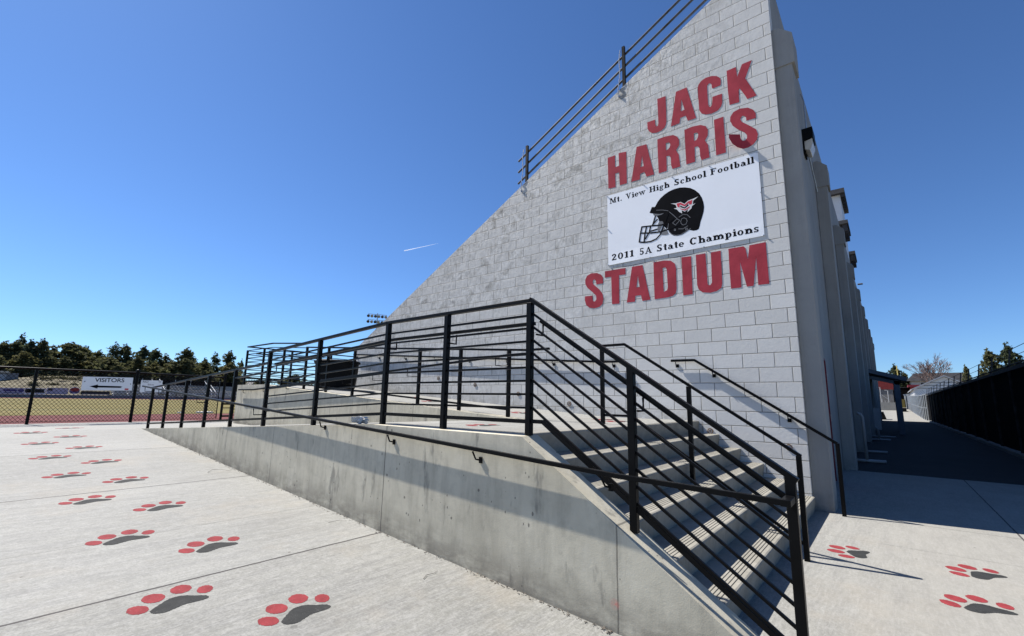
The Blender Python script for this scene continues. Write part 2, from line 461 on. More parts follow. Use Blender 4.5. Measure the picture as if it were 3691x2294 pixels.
# ------------------------------------------------------------------ mesh builder
class MB:
    def __init__(s):
        s.v, s.f, s.mi = [], [], []
    def add(s, vs, fs, mi=0):
        o = len(s.v)
        s.v += [tuple(v) for v in vs]
        s.f += [tuple(i + o for i in f) for f in fs]
        s.mi += [mi] * len(fs)
        return s
    def box(s, a, b, mi=0):
        x0, x1 = sorted((a[0], b[0])); y0, y1 = sorted((a[1], b[1])); z0, z1 = sorted((a[2], b[2]))
        v = [(x0, y0, z0), (x1, y0, z0), (x1, y1, z0), (x0, y1, z0), (x0, y0, z1), (x1, y0, z1), (x1, y1, z1), (x0, y1, z1)]
        return s.add(v, [(0, 3, 2, 1), (4, 5, 6, 7), (0, 1, 5, 4), (1, 2, 6, 5), (2, 3, 7, 6), (3, 0, 4, 7)], mi)
    def bar(s, p, q, w, h, up=(0, 0, 1), mi=0):
        p, q = Vector(p), Vector(q)
        d = (q - p).normalized()
        u = Vector(up)
        if abs(d.dot(u)) > 0.98:
            u = Vector((0, 1, 0))
        r = d.cross(u).normalized()
        u = r.cross(d).normalized()
        r, u = r * w / 2, u * h / 2
        v = [p - r - u, p + r - u, p + r + u, p - r + u, q - r - u, q + r - u, q + r + u, q - r + u]
        return s.add(v, [(0, 1, 2, 3), (7, 6, 5, 4), (0, 4, 5, 1), (1, 5, 6, 2), (2, 6, 7, 3), (3, 7, 4, 0)], mi)
    def tube(s, pts, r, n=8, r2=None, cap=True):
        pts = [Vector(p) for p in pts]
        rings = []
        for i, p in enumerate(pts):
            a = pts[max(0, i - 1)]; b = pts[min(len(pts) - 1, i + 1)]
            d = (b - a).normalized()
            u = Vector((0, 0, 1)) if abs(d.z) < 0.95 else Vector((1, 0, 0))
            x = d.cross(u).normalized(); y = x.cross(d).normalized()
            k = r if r2 is None else r + (r2 - r) * i / max(1, len(pts) - 1)
            rings.append([p + (x * math.cos(t) + y * math.sin(t)) * k for t in [2 * math.pi * j / n for j in range(n)]])
        v = [q for rg in rings for q in rg]
        f = []
        for i in range(len(rings) - 1):
            for j in range(n):
                f.append((i * n + j, i * n + (j + 1) % n, (i + 1) * n + (j + 1) % n, (i + 1) * n + j))
        if cap:
            f.append(tuple(range(n - 1, -1, -1)))
            f.append(tuple(range((len(rings) - 1) * n, len(rings) * n)))
        return s.add(v, f)
    def lathe(s, c, prof, n=16):
        v = []
        for r, z in prof:
            v += [(c[0] + r * math.cos(2 * math.pi * j / n), c[1] + r * math.sin(2 * math.pi * j / n), c[2] + z) for j in range(n)]
        f = []
        for i in range(len(prof) - 1):
            for j in range(n):
                f.append((i * n + j, i * n + (j + 1) % n, (i + 1) * n + (j + 1) % n, (i + 1) * n + j))
        f.append(tuple(range(n - 1, -1, -1)))
        f.append(tuple(range((len(prof) - 1) * n, len(prof) * n)))
        return s.add(v, f)
    def prism(s, outer, holes, to3d, d0, d1, mi=0, mside=None):
        """flat outline in (u, v), extruded from depth d0 (front) to d1 (back)"""
        loops = [outer] + list(holes)
        flat = [p for lp in loops for p in lp]
        tris = tessellate_polygon([[Vector((p[0], p[1], 0)) for p in lp] for lp in loops])
        n = len(flat)
        v = [to3d(p[0], p[1], d0) for p in flat] + [to3d(p[0], p[1], d1) for p in flat]
        s.add(v, [tuple(t) for t in tris] + [tuple(i + n for i in reversed(t)) for t in tris], mi)
        fs = []
        o = 0
        for lp in loops:
            k = len(lp)
            fs += [(o + i, o + (i + 1) % k, n + o + (i + 1) % k, n + o + i) for i in range(k)]
            o += k
        s.add(v, fs, mi if mside is None else mside)
        return s
    def build(s, name, mats, parent=None, smooth=False, bevel=0.0, recalc=True):
        mats = mats if isinstance(mats, (list, tuple)) else [mats]
        me = bpy.data.meshes.new(name)
        off = Vector((0, 0, 0))
        if parent is not None:
            off = parent['_base'] if '_base' in parent else (0, 0, 0)
            off = Vector(off)
        me.from_pydata([tuple(Vector(v) - off) for v in s.v], [], s.f)
        for m in mats:
            me.materials.append(m)
        if len(mats) > 1:
            me.polygons.foreach_set("material_index", s.mi)
        if smooth:
            me.polygons.foreach_set("use_smooth", [True] * len(me.polygons))
        me.update()
        if recalc:
            import bmesh
            bm = bmesh.new(); bm.from_mesh(me)
            bmesh.ops.recalc_face_normals(bm, faces=bm.faces)
            bm.to_mesh(me); bm.free()
        o = bpy.data.objects.new(name, me)
        COL.objects.link(o)
        if parent is not None:
            o.parent = parent
            o['_base'] = tuple(off)
        if bevel:
            bv = o.modifiers.new("bevel", 'BEVEL')
            bv.width = bevel; bv.segments = 2; bv.limit_method = 'ANGLE'; bv.angle_limit = R_(40)
        return o

def tag(o, label=None, cat=None, group=None, kind=None):
    if label: o['label'] = label
    if cat: o['category'] = cat
    if group: o['group'] = group
    if kind: o['kind'] = kind
    return o

def thing(name, label, cat, loc=(0, 0, 0), group=None):
    o = bpy.data.objects.new(name, None)
    o.empty_display_size = 0.2
    COL.objects.link(o)
    o.location = loc
    o['_base'] = tuple(loc)
    return tag(o, label, cat, group)

def copy_tree(o, parent=None):
    c = o.copy()
    COL.objects.link(c)
    c.parent = parent
    for ch in o.children:
        copy_tree(ch, c)
    return c

def XZ(y):                       # flat (x, z) outline on a plane facing -Y; depth measured towards -Y
    return lambda u, v, d: (u, y - d, v)
def YZ(x):                       # flat (y, z) outline on a plane facing +X
    return lambda u, v, d: (x + d, u, v)
LETTERS = [["J",[[-1.804,6.597],[-1.656,6.588],[-1.654,6.347],[-1.657,6.136],[-1.665,6.061],[-1.692,6.005],[-1.755,5.969],[-1.84,5.961],[-1.919,5.985],[-1.971,6.037],[-1.999,6.098],[-2.001,6.225],[-1.857,6.22],[-1.857,6.144],[-1.848,6.092],[-1.83,6.077],[-1.809,6.085],[-1.8,6.127],[-1.801,6.297]],[]],["A",[[-1.473,6.587],[-1.291,6.587],[-1.163,5.965],[-1.299,5.971],[-1.331,6.078],[-1.423,6.073],[-1.439,5.981],[-1.585,5.979]],[[[-1.385,6.408],[-1.345,6.193],[-1.408,6.189]]]],["C",[[-1.112,6.504],[-1.096,6.551],[-1.051,6.595],[-0.974,6.618],[-0.882,6.606],[-0.81,6.571],[-0.768,6.524],[-0.748,6.472],[-0.756,6.381],[-0.88,6.375],[-0.893,6.402],[-0.89,6.444],[-0.902,6.479],[-0.934,6.494],[-0.961,6.466],[-0.965,6.35],[-0.963,6.125],[-0.951,6.08],[-0.929,6.068],[-0.905,6.095],[-0.891,6.231],[-0.744,6.223],[-0.749,6.063],[-0.769,6.01],[-0.826,5.956],[-0.917,5.943],[-1.008,5.963],[-1.071,6.007],[-1.103,6.074],[-1.108,6.113],[-1.111,6.33]],[]],["K",[[-0.654,6.588],[-0.516,6.588],[-0.507,6.409],[-0.426,6.592],[-0.287,6.594],[-0.396,6.33],[-0.257,5.972],[-0.389,5.968],[-0.414,6.038],[-0.484,6.197],[-0.501,6.169],[-0.503,5.966],[-0.644,5.979],[-0.655,6.229]],[]],["H",[[-2.79,5.814],[-2.641,5.815],[-2.64,5.579],[-2.563,5.58],[-2.566,5.832],[-2.416,5.809],[-2.419,5.194],[-2.556,5.196],[-2.564,5.452],[-2.643,5.451],[-2.641,5.184],[-2.786,5.201]],[]],["A",[[-2.214,5.827],[-2.03,5.813],[-1.911,5.204],[-2.048,5.202],[-2.082,5.303],[-2.161,5.296],[-2.175,5.191],[-2.332,5.194]],[[[-2.117,5.621],[-2.094,5.417],[-2.152,5.417]]]],["R",[[-1.831,5.83],[-1.694,5.832],[-1.552,5.807],[-1.485,5.75],[-1.459,5.677],[-1.459,5.59],[-1.518,5.514],[-1.476,5.421],[-1.457,5.199],[-1.589,5.199],[-1.61,5.268],[-1.61,5.406],[-1.631,5.454],[-1.684,5.463],[-1.689,5.195],[-1.829,5.196],[-1.832,5.547]],[[[-1.687,5.705],[-1.627,5.702],[-1.608,5.657],[-1.619,5.611],[-1.644,5.582],[-1.686,5.569]]]],["R",[[-1.363,5.828],[-1.231,5.836],[-1.099,5.813],[-1.021,5.761],[-0.99,5.682],[-0.998,5.588],[-1.046,5.516],[-1.001,5.421],[-0.989,5.203],[-1.114,5.198],[-1.132,5.264],[-1.136,5.41],[-1.161,5.456],[-1.212,5.462],[-1.217,5.203],[-1.358,5.203],[-1.363,5.53]],[[[-1.214,5.708],[-1.16,5.702],[-1.142,5.662],[-1.153,5.611],[-1.182,5.573],[-1.215,5.571]]]],["I",[[-0.89,5.82],[-0.748,5.816],[-0.744,5.199],[-0.889,5.201]],[]],["S",[[-0.29,5.681],[-0.291,5.607],[-0.423,5.615],[-0.425,5.668],[-0.442,5.701],[-0.475,5.718],[-0.501,5.697],[-0.506,5.666],[-0.486,5.618],[-0.382,5.512],[-0.303,5.424],[-0.282,5.337],[-0.3,5.253],[-0.355,5.195],[-0.423,5.169],[-0.49,5.171],[-0.565,5.204],[-0.63,5.273],[-0.664,5.367],[-0.666,5.432],[-0.525,5.419],[-0.518,5.347],[-0.501,5.306],[-0.463,5.298],[-0.432,5.326],[-0.429,5.371],[-0.459,5.428],[-0.556,5.523],[-0.62,5.607],[-0.653,5.703],[-0.646,5.771],[-0.597,5.833],[-0.506,5.854],[-0.391,5.822],[-0.319,5.756]],[]],["S",[[-2.926,3.528],[-2.927,3.421],[-3.061,3.419],[-3.069,3.481],[-3.089,3.515],[-3.119,3.52],[-3.14,3.485],[-3.129,3.436],[-3.004,3.319],[-2.939,3.226],[-2.924,3.134],[-2.945,3.046],[-3.009,2.997],[-3.109,2.983],[-3.211,3.006],[-3.279,3.064],[-3.304,3.152],[-3.303,3.229],[-3.148,3.224],[-3.144,3.147],[-3.124,3.111],[-3.091,3.11],[-3.065,3.144],[-3.072,3.214],[-3.139,3.284],[-3.25,3.385],[-3.292,3.461],[-3.295,3.54],[-3.256,3.612],[-3.169,3.645],[-3.05,3.633],[-2.966,3.588]],[]],["T",[[-2.887,3.636],[-2.486,3.63],[-2.486,3.516],[-2.611,3.519],[-2.614,3.009],[-2.756,3.016],[-2.762,3.517],[-2.885,3.518]],[]],["A",[[-2.363,3.628],[-2.173,3.626],[-2.053,3.007],[-2.192,3.004],[-2.214,3.106],[-2.315,3.108],[-2.328,3.007],[-2.476,3.011]],[[[-2.26,3.457],[-2.233,3.251],[-2.293,3.246]]]],["D",[[-1.977,3.638],[-1.794,3.635],[-1.685,3.612],[-1.62,3.552],[-1.603,3.466],[-1.608,3.126],[-1.627,3.061],[-1.675,3.02],[-1.763,3.008],[-1.978,3.005],[-1.981,3.32]],[[[-1.826,3.512],[-1.777,3.517],[-1.756,3.479],[-1.75,3.174],[-1.765,3.128],[-1.821,3.108]]]],["I",[[-1.509,3.635],[-1.356,3.626],[-1.36,3.008],[-1.508,3.007]],[]],["U",[[-1.283,3.632],[-1.136,3.63],[-1.127,3.135],[-1.11,3.113],[-1.086,3.115],[-1.062,3.151],[-1.055,3.628],[-0.91,3.629],[-0.915,3.115],[-0.934,3.048],[-1.002,3.007],[-1.098,2.994],[-1.207,3.016],[-1.266,3.07],[-1.285,3.145]],[]],["M",[[-0.799,3.635],[-0.59,3.631],[-0.564,3.6],[-0.542,3.419],[-0.509,3.629],[-0.295,3.634],[-0.288,3.014],[-0.43,3.017],[-0.431,3.436],[-0.491,3.014],[-0.581,3.015],[-0.649,3.401],[-0.654,3.013],[-0.797,3.016],[-0.802,3.327]],[]]]
HELMET = {"shell":[[-1.905,4.62],[-1.869,4.679],[-1.817,4.733],[-1.749,4.778],[-1.666,4.814],[-1.577,4.83],[-1.489,4.83],[-1.404,4.81],[-1.32,4.775],[-1.247,4.72],[-1.183,4.644],[-1.143,4.56],[-1.121,4.473],[-1.114,4.391],[-1.126,4.313],[-1.152,4.232],[-1.181,4.16],[-1.195,4.099],[-1.213,4.048],[-1.25,4.033],[-1.302,4.037],[-1.361,4.066],[-1.416,4.039],[-1.478,4.012],[-1.548,4.008],[-1.611,4.022],[-1.664,4.062],[-1.698,4.128],[-1.711,4.198],[-1.725,4.159],[-1.748,4.19],[-1.787,4.241],[-1.849,4.323],[-1.86,4.368],[-1.887,4.43],[-1.94,4.461],[-1.952,4.494],[-2.014,4.523],[-1.969,4.619],[-1.918,4.604]],"pad1":[[-1.867,4.302],[-1.849,4.323],[-1.816,4.328],[-1.784,4.307],[-1.777,4.264],[-1.821,4.207],[-1.856,4.139],[-1.88,4.17],[-1.881,4.238]],"pad2":[[-1.779,4.214],[-1.725,4.143],[-1.696,4.07],[-1.745,4.064],[-1.809,4.078],[-1.849,4.112]],"white":[[-1.643,4.593],[-1.56,4.573],[-1.478,4.575],[-1.417,4.524],[-1.361,4.564],[-1.269,4.575],[-1.195,4.591],[-1.277,4.54],[-1.287,4.482],[-1.243,4.486],[-1.301,4.457],[-1.311,4.419],[-1.346,4.395],[-1.378,4.371],[-1.364,4.42],[-1.419,4.391],[-1.468,4.427],[-1.462,4.372],[-1.511,4.41],[-1.545,4.462],[-1.597,4.491],[-1.547,4.49],[-1.561,4.548]],"red1":[[-1.547,4.563],[-1.479,4.563],[-1.417,4.511],[-1.358,4.55],[-1.289,4.56],[-1.303,4.49],[-1.342,4.488],[-1.348,4.519],[-1.415,4.479],[-1.494,4.534],[-1.5,4.482],[-1.531,4.502]],"dark":[[-1.487,4.515],[-1.418,4.464],[-1.36,4.506],[-1.353,4.479],[-1.417,4.443],[-1.489,4.487]],"red2":[[-1.501,4.469],[-1.417,4.429],[-1.335,4.462],[-1.344,4.436],[-1.418,4.406],[-1.482,4.449]],"jaw":[[-1.952,4.494],[-1.844,4.458],[-1.762,4.454],[-1.812,4.437],[-1.912,4.441]]}
HELMET_LINES = {"mask":[[[-2.159,4.304],[-1.968,4.28],[-1.819,4.257],[-1.704,4.263],[-1.614,4.324]],[[-2.176,4.195],[-1.989,4.157],[-1.823,4.14],[-1.693,4.156],[-1.509,4.195]],[[-2.215,4.044],[-2.129,4.018],[-2.011,4.009],[-1.909,4.034],[-1.841,4.094],[-1.806,4.17],[-1.734,4.337],[-1.685,4.459]],[[-2.159,4.304],[-2.189,4.19],[-2.215,4.044]],[[-2.078,4.276],[-2.107,4.171],[-2.129,4.018]],[[-1.912,4.441],[-1.967,4.284]],[[-2.006,4.267],[-2.03,4.179],[-2.102,4.076]],[[-1.881,4.373],[-1.967,4.301]],[[-2.004,4.19],[-1.887,4.201]]],"trim":[[[-1.891,4.539],[-1.792,4.517],[-1.696,4.479],[-1.627,4.402],[-1.544,4.298]],[[-1.515,4.32],[-1.448,4.352],[-1.38,4.326],[-1.337,4.267]],[[-1.532,4.122],[-1.459,4.105],[-1.381,4.14]],[[-1.693,4.26],[-1.708,4.18],[-1.687,4.101],[-1.641,4.049],[-1.587,4.024],[-1.509,4.015],[-1.423,4.048],[-1.338,4.085]],[[-1.625,4.244],[-1.552,4.3],[-1.506,4.264],[-1.579,4.199],[-1.625,4.244]],[[-1.492,4.236],[-1.474,4.281],[-1.435,4.289],[-1.398,4.262],[-1.388,4.219],[-1.41,4.175],[-1.456,4.17],[-1.485,4.201],[-1.492,4.236]],[[-1.602,4.135],[-1.582,4.13],[-1.58,4.105],[-1.603,4.108],[-1.602,4.135]],[[-1.417,4.104],[-1.39,4.101],[-1.391,4.073],[-1.418,4.076],[-1.417,4.104]]]}
# ------------------------------------------------------------------ ground levels
def plaza_z(x):
    return 0.0 if x > -0.45 else min(0.6, 0.0545 * (-x - 0.45))
def ramp_z(x):                                     # lower ramp and landing
    return min(1.067, max(0.6, 0.60 + 0.0561 * (x + 11.46)))
def upper_z(x):                                    # upper ramp beside the block wall
    return min(1.6, 1.067 + 0.066 * max(0.0, -2.9 - x))
WALL_TOP = lambda x: 8.436 + 0.528 * x

def sheet(name, xs, y0, y1, zf, m, kind='structure', thick=0.0):
    mb = MB()
    v = []
    for x in xs:
        v += [(x, y0, zf(x)), (x, y1, zf(x))]
    f = [(2 * i, 2 * i + 2, 2 * i + 3, 2 * i + 1) for i in range(len(xs) - 1)]
    mb.add(v, f)
    if thick:
        n = len(v)
        w = [(a, b, c - thick) for a, b, c in v]
        mb.add(v + w, [(0, 1, n + 1, n), (n - 2, n - 1, 2 * n - 1, 2 * n - 2)] +
               [(2 * i, 2 * i + 2, n + 2 * i + 2, n + 2 * i) for i in range(len(xs) - 1)] +
               [(2 * i + 1, 2 * i + 3, n + 2 * i + 3, n + 2 * i + 1) for i in range(len(xs) - 1)])
    o = mb.build(name, m)
    return tag(o, kind=kind)

# ground to the horizon, one sheet with the higher field side
gm = MB()
gx = [-1500, -15.2, -14.9, -12.0, 30.0, 1500]
gz = [0.47, 0.47, -0.06, -0.06, -0.06, -0.06]
gy = [-1500, 62, 100, 140, 1500]
gadd = [0, 0, 0.62, 1.3, 1.3]
v = [(x, y, z + (a if x > -13 else 0)) for x, z in zip(gx, gz) for y, a in zip(gy, gadd)]
n = len(gy)
gm.add(v, [(i * n + j, (i + 1) * n + j, (i + 1) * n + j + 1, i * n + j + 1) for i in range(len(gx) - 1) for j in range(n - 1)])
tag(gm.build('ground', M['soil']), kind='structure')

# plaza: split so the ramps do not overlap it
sheet('pavement', [-14.60, -11.4596, -0.45, 14.0], -40, -4.25, plaza_z, M['pave'])
sheet('pavement', [-0.45, 0.0, 14.0], -4.25, 4.98, plaza_z, M['pave'])
sheet('pavement', [-14.60, -12.65], -4.25, 60, lambda x: 0.6, M['pave'])
sheet('pavement', [-12.65, -11.44], -4.25, -2.3, lambda x: 0.6, M['pave'])
sheet('ramp', [-11.44, -3.136, -1.38], -4.25, -2.3, ramp_z, M['pave'])
sheet('landing', [-2.9, -1.38], -2.3, 0.0, lambda x: 1.067, M['pave'])
sheet('ramp', [-10.976, -2.9], -2.1, 0.0, upper_z, M['pave'])
sheet('landing', [-12.45, -10.976], -2.1, 48.0, lambda x: 1.6, M['pave'])
sheet('alley', [-0.0, 14.0], 4.98, 48.9, lambda x: -0.004, M['asphalt'])
am = MB()
ay = [48.9, 60, 100, 140]; az = [-0.002, 0.0, 0.65, 1.35]
v = [(x, y, z) for y, z in zip(ay, az) for x in (-14, 14)]
am.add(v, [(2 * i, 2 * i + 1, 2 * i + 3, 2 * i + 2) for i in range(3)])
tag(am.build('path', M['pave']), kind='structure')

sheet('running_track', [-23.0, -14.62], -160, 170, lambda x: 0.500, M['track'])
sheet('grass_field', [-88.0, -23.0], -160, 170, lambda x: 0.504, M['grass'])
sheet('running_track', [-96.9, -88.0], -160, 170, lambda x: 0.500, M['track'])

# ------------------------------------------------------------------ concrete ramp walls
front = thing('retaining_wall', 'grey cast concrete wall below the ramp railing, its top sloping down beside the stairs', 'wall', (-6, -4.35, 0))
top = [(-11.46, 0.602), (-3.05, 1.0675), (-1.20, 1.0675), (0.455, 0.0)]
outl = top + [(0.455, -0.15), (-0.45, -0.15), (-11.46, 0.45)]
w = MB().prism(outl, [], XZ(-4.45), 0.0, -0.20)
w.build('wall', M['cast'], front, bevel=0.012)

inner = thing('retaining_wall', 'low concrete wall between the two ramps, taller at its far left end', 'wall', (-7, -2.2, 0.6))
xs = [-12.65, -10.976, -2.9]
out2 = [(x, upper_z(x) + 0.004) for x in xs] + [(-2.9, 0.9), (-12.65, 0.3)]
w = MB().prism(out2, [], XZ(-2.3), 0.0, -0.20)
w.box((-12.65, -2.1, 0.3), (-12.45, 48.0, 1.604))
w.build('wall', M['cast'], inner, bevel=0.01)

# ------------------------------------------------------------------ stairs
stairs = thing('staircase', 'six concrete steps rising from the pavement to the landing beside the block wall', 'stairs', (-0.6, -2.1, 0))
RISE, RUN, NX0 = 1.067 / 6, 0.279, -1.36
for i in range(6):
    zt = 1.067 - RISE * i
    x1 = NX0 + RUN * i
    mb = MB()
    x0 = x1 - (RUN + 0.03 if i else 0.05)
    # profile with a rounded, slightly undercut nosing and four grip grooves
    prof = [(x0, zt)]
    if i:
        for k in range(4):
            g = x1 - 0.125 + k * 0.026
            prof += [(g - 0.004, zt), (g - 0.002, zt - 0.006), (g + 0.002, zt - 0.006), (g + 0.004, zt)]
    prof += [(x1 - 0.016, zt), (x1 - 0.005, zt - 0.005), (x1, zt - 0.018), (x1 - 0.004, zt - 0.04), (x1 - 0.022, zt - RISE - 0.002), (x0, zt - RISE - 0.002)]
    mb.prism(prof, [], lambda u, v, d: (u, d, v), -4.249, -0.002)
    mb.build('step', M['step'], stairs)
mb = MB().box((-2.9, -4.249, 0.3), (-1.43, -0.002, 1.063))
mb.build('base', M['step'], stairs)

# ------------------------------------------------------------------ stadium building
bld = thing('grandstand', 'tall grey block grandstand with a raking top edge and buttressed side wall', 'building', (-5, 10, 0))
p = [(-10.82, 1.0), (0.0, -0.2), (0.0, 8.30), (-0.26, 8.30), (-10.82, WALL_TOP(-10.82))]
mb = MB().prism([(-10.82, 0.9), (-2.95, 0.9), (-2.95, -0.2), (0.0, -0.2), (0.0, 8.30), (-0.26, 8.30), (-10.82, WALL_TOP(-10.82))], [], XZ(0.0), 0.0, -0.2)
mb.build('end_wall', M['block'], bld)
YE = 48.1
mb = MB().box((-0.2, 0.2, -0.2), (-0.003, 2.09, 8.27)).box((-0.2, 3.09, -0.2), (-0.003, YE, 8.27)).box((-0.2, 2.09, 2.18), (-0.003, 3.09, 8.27))
mb.build('side_wall', M['stucco'], bld)
mb = MB().prism([(-10.62, 2.2), (-10.62, 1.6), (-0.21, 6.9), (-0.21, 7.5)], [], XZ(0.21), 0, -(YE - 0.4))
mb.build('seating_deck', M['cement'], bld)
mb = MB().box((-10.82, 0.2, 1.0), (-10.62, YE, 2.5)).box((-10.61, YE - 0.2, 0), (-0.21, YE, 6.0))
mb.build('front_wall', M['stucco'], bld)
SP = 4.889
for i in range(10):
    y = 0.08 + SP * i
    b = MB().box((-0.001, y, -0.1), (0.225, y + 0.40, 6.45)).build('buttress', M['stucco'], bld, bevel=0.012)
    cp = [(0.001, 6.34), (0.262, 6.34), (0.262, 6.83), (0.085, 7.0), (0.001, 7.0)]
    MB().prism(cp, [], XZ(y - 0.02), 0, -0.45).build('cap', M['stucco'], b, bevel=0.006)
dr = MB().box((-0.11, 2.13, 0.02), (-0.06, 3.05, 2.14)).build('door', M['doorred'], bld)
MB().box((-0.15, 2.091, 0.0), (0.02, 2.13, 2.18)).box((-0.15, 3.05, 0.0), (0.02, 3.089, 2.18)).box((-0.15, 2.13, 2.14), (0.02, 3.05, 2.178)).build('frame', M['doorred'], dr)
for z in (0.35, 1.1, 1.85):
    MB().box((0.02, 3.06, z - 0.06), (0.032, 3.08, z + 0.06)).build('hinge', M['galv'], dr)
# press boxes above the parapet
def press(y0, y1, x0, z0, z1, ov, name):
    b = MB().box((x0, y0, z0), (-0.02, y1, z1)).build(name, M['white'], bld)
    r = MB().box((x0 - 0.1, y0 - ov, z1 + 0.002), (0.16, y1 + ov, z1 + 0.22))
    for k in range(int((y1 - y0) / 0.45)):
        yy = y0 - 0.1 + 0.45 * k
        r.box((-0.01, yy, z1 - 0.14), (0.15, yy + 0.08, z1 - 0.001))
    r.build('roof', M['roof'], b)
press(17.7, 20.2, -3.0, 7.6, 11.05, 0.25, 'press_box')
lean = MB().box((-0.3, 16.3, 9.16), (0.20, 18.3, 9.32))
for k in range(5):
    lean.box((-0.02, 16.4 + 0.4 * k, 8.86), (0.16, 16.52 + 0.4 * k, 9.158))
lean.box((-0.3, 16.5, 8.27), (-0.05, 18.2, 9.159))
lean.build('awning', M['roof'], bld)
lean = MB().box((-0.3, 21.6, 9.20), (0.20, 23.6, 9.36))
for k in range(5):
    lean.box((-0.02, 21.7 + 0.4 * k, 8.88), (0.16, 21.82 + 0.4 * k, 9.198))
lean.box((-0.3, 21.8, 8.27), (-0.05, 23.4, 9.199))
lean.build('awning', M['roof'], bld)
MB().tube([(0.03, 26.5, 8.6), (0.28, 26.5, 8.6)], 0.05, 8).build('pipe', M['roof'], bld)

# wall light between the first two buttresses
lt = thing('wall_light', 'black floodlight with a frosted lens high on the shaded side wall', 'light', (0, 3.2, 6.35))
MB().prism([(0.0, 6.36), (0.03, 6.36), (0.035, 6.58), (0.19, 6.62), (0.19, 6.84), (0.0, 6.84)], [], XZ(3.0), 0, -0.42).build('housing', M['plastic'], lt, bevel=0.01)
MB().prism([(0.036, 6.40), (0.12, 6.36), (0.175, 6.50), (0.17, 6.60), (0.036, 6.57)], [], XZ(3.02), 0, -0.38).build('lens', M['lens'], lt, bevel=0.01)
MB().tube([(0.02, 3.46, 7.9), (0.06, 3.46, 7.7), (0.05, 3.46, 7.0), (0.05, 3.46, 6.5), (0.05, 4.6, 6.1)], 0.014, 6).build('conduit', M['galv'], lt)

# rusty sleeve rings on the block wall
rings = [(-0.211, 0.769), (-1.204, 0.925), (-2.43, 1.10), (-3.65, 1.277), (-4.845, 1.448), (-6.051, 1.636), (-7.247, 1.80)]
where = ['lowest rusty ring on the block wall, above the bottom steps', 'rusty ring on the block wall beside the upper steps', 'rusty ring on the block wall at the head of the stairs',
         'rusty ring on the block wall behind the landing', 'rusty ring low on the block wall at the foot of the upper ramp', 'rusty ring on the block wall halfway along the upper ramp',
         'farthest rusty ring up the ramp on the block wall']
for (x, z), lb in zip(rings, where):
    c = (x, -0.004, z)
    mb = MB()
    N = 14
    for k in range(N):
        a, b = 2 * math.pi * k / N, 2 * math.pi * (k + 1) / N
        mb.bar((x + 0.036 * math.cos(a), -0.006, z + 0.036 * math.sin(a)), (x + 0.036 * math.cos(b), -0.006, z + 0.036 * math.sin(b)), 0.012, 0.008, (0, 1, 0))
    mb.box((x - 0.012, -0.008, z - 0.009), (x + 0.012, -0.001, z + 0.009))
    tag(mb.build('anchor_ring', M['rust']), lb, 'ring', 'rusty rings on the block wall')

# ------------------------------------------------------------------ railing helpers
def L_bracket(post, side, z_rail, y_rail):
    """bent rod from a post out to a handrail"""
    x, y = post
    return MB().tube([(x + side, y, z_rail - 0.10), (x + side, y_rail, z_rail - 0.10), (x + side, y_rail, z_rail - 0.015)], 0.008, 6)

BK = M['black']
# ---- front ramp railing
def fz(x):
    return min(1.0675, 0.602 + 0.0554 * (x + 11.46)) + 0.002
fr = thing('ramp_railing', 'long black steel railing along the front edge of the ramp and landing', 'railing', (-6, -4.35, 0.6))
PX = [-11.56 + 0.1, -10.40, -9.25, -8.09, -6.95, -5.78, -4.41, -3.04, -2.15, -1.21]
Y0 = -4.35
for i, x in enumerate(PX):
    h = 0.85 if i < 5 else 1.0
    MB().box((x - 0.023, Y0 - 0.023, fz(x) - 0.0), (x + 0.023, Y0 + 0.023, fz(x) + h)).build('post', BK, fr, bevel=0.003)
def pl(xs, h, y, w, t):
    mb = MB()
    for a, b in zip(xs[:-1], xs[1:]):
        mb.bar((a, y, fz(a) + h), (b, y, fz(b) + h), w, t)
    return mb
pl([-5.80, -3.05, -1.20], 1.015, Y0, 0.046, 0.029).build('top_rail', BK, fr, bevel=0.003)
pl([-11.62, -6.95, -5.80], 0.862, Y0, 0.045, 0.028).build('top_rail', BK, fr, bevel=0.003)
pl([-6.93, -5.80], 0.735, Y0, 0.035, 0.022).build('bar', BK, fr)
pl([-11.46, -3.05, -1.21], 0.10, Y0, 0.028, 0.029).build('bottom_rail', BK, fr)
for k in range(1, 9):
    pl([-5.76, -3.05, -1.23], 1.0 - 0.1 * k, Y0, 0.0165, 0.0165).build('bar', BK, fr)
hr = pl([-5.80, -3.05, -1.23], 0.852, Y0 + 0.085, 0.034, 0.027).build('handrail', BK, fr, bevel=0.003)
for x in PX[5:9]:
    L_bracket((x, Y0), 0.03, fz(x) + 0.845, Y0 + 0.085).build('bracket', BK, hr)

# ---- outer stair railing
sr = thing('stair_railing', 'black steel railing with sloping bars down the open side of the stairs', 'railing', (-0.4, -4.35, 0.5))
SL = 0.685
TX, TZ = -1.19, 2.085
def sz(x): return TZ - SL * (x - TX)
XE = 0.458
MB().bar((TX - 0.02, Y0, TZ + 0.013), (XE + 0.032, Y0, sz(XE + 0.032) + 0.013), 0.044, 0.029).build('top_rail', BK, sr, bevel=0.003)
for x, zb in ((-0.39, 1.0675 - 0.645 * 0.81), (XE, 0.0)):
    MB().box((x - 0.0235, Y0 - 0.022, zb), (x + 0.0235, Y0 + 0.022, sz(x) + 0.010)).build('post', BK, sr, bevel=0.003)
for k in range(1, 9):
    MB().bar((-1.185, Y0, sz(-1.185) - 0.101 * k), (XE - 0.02, Y0, sz(XE - 0.02) - 0.101 * k), 0.0155, 0.0155).build('bar', BK, sr)
mb = MB().bar((-1.187, Y0, 1.172), (-1.08, Y0, 1.172), 0.026, 0.028)
mb.bar((-1.085, Y0, 1.174), (XE - 0.02, Y0, 1.174 - SL * (XE - 0.02 + 1.085)), 0.026, 0.028)
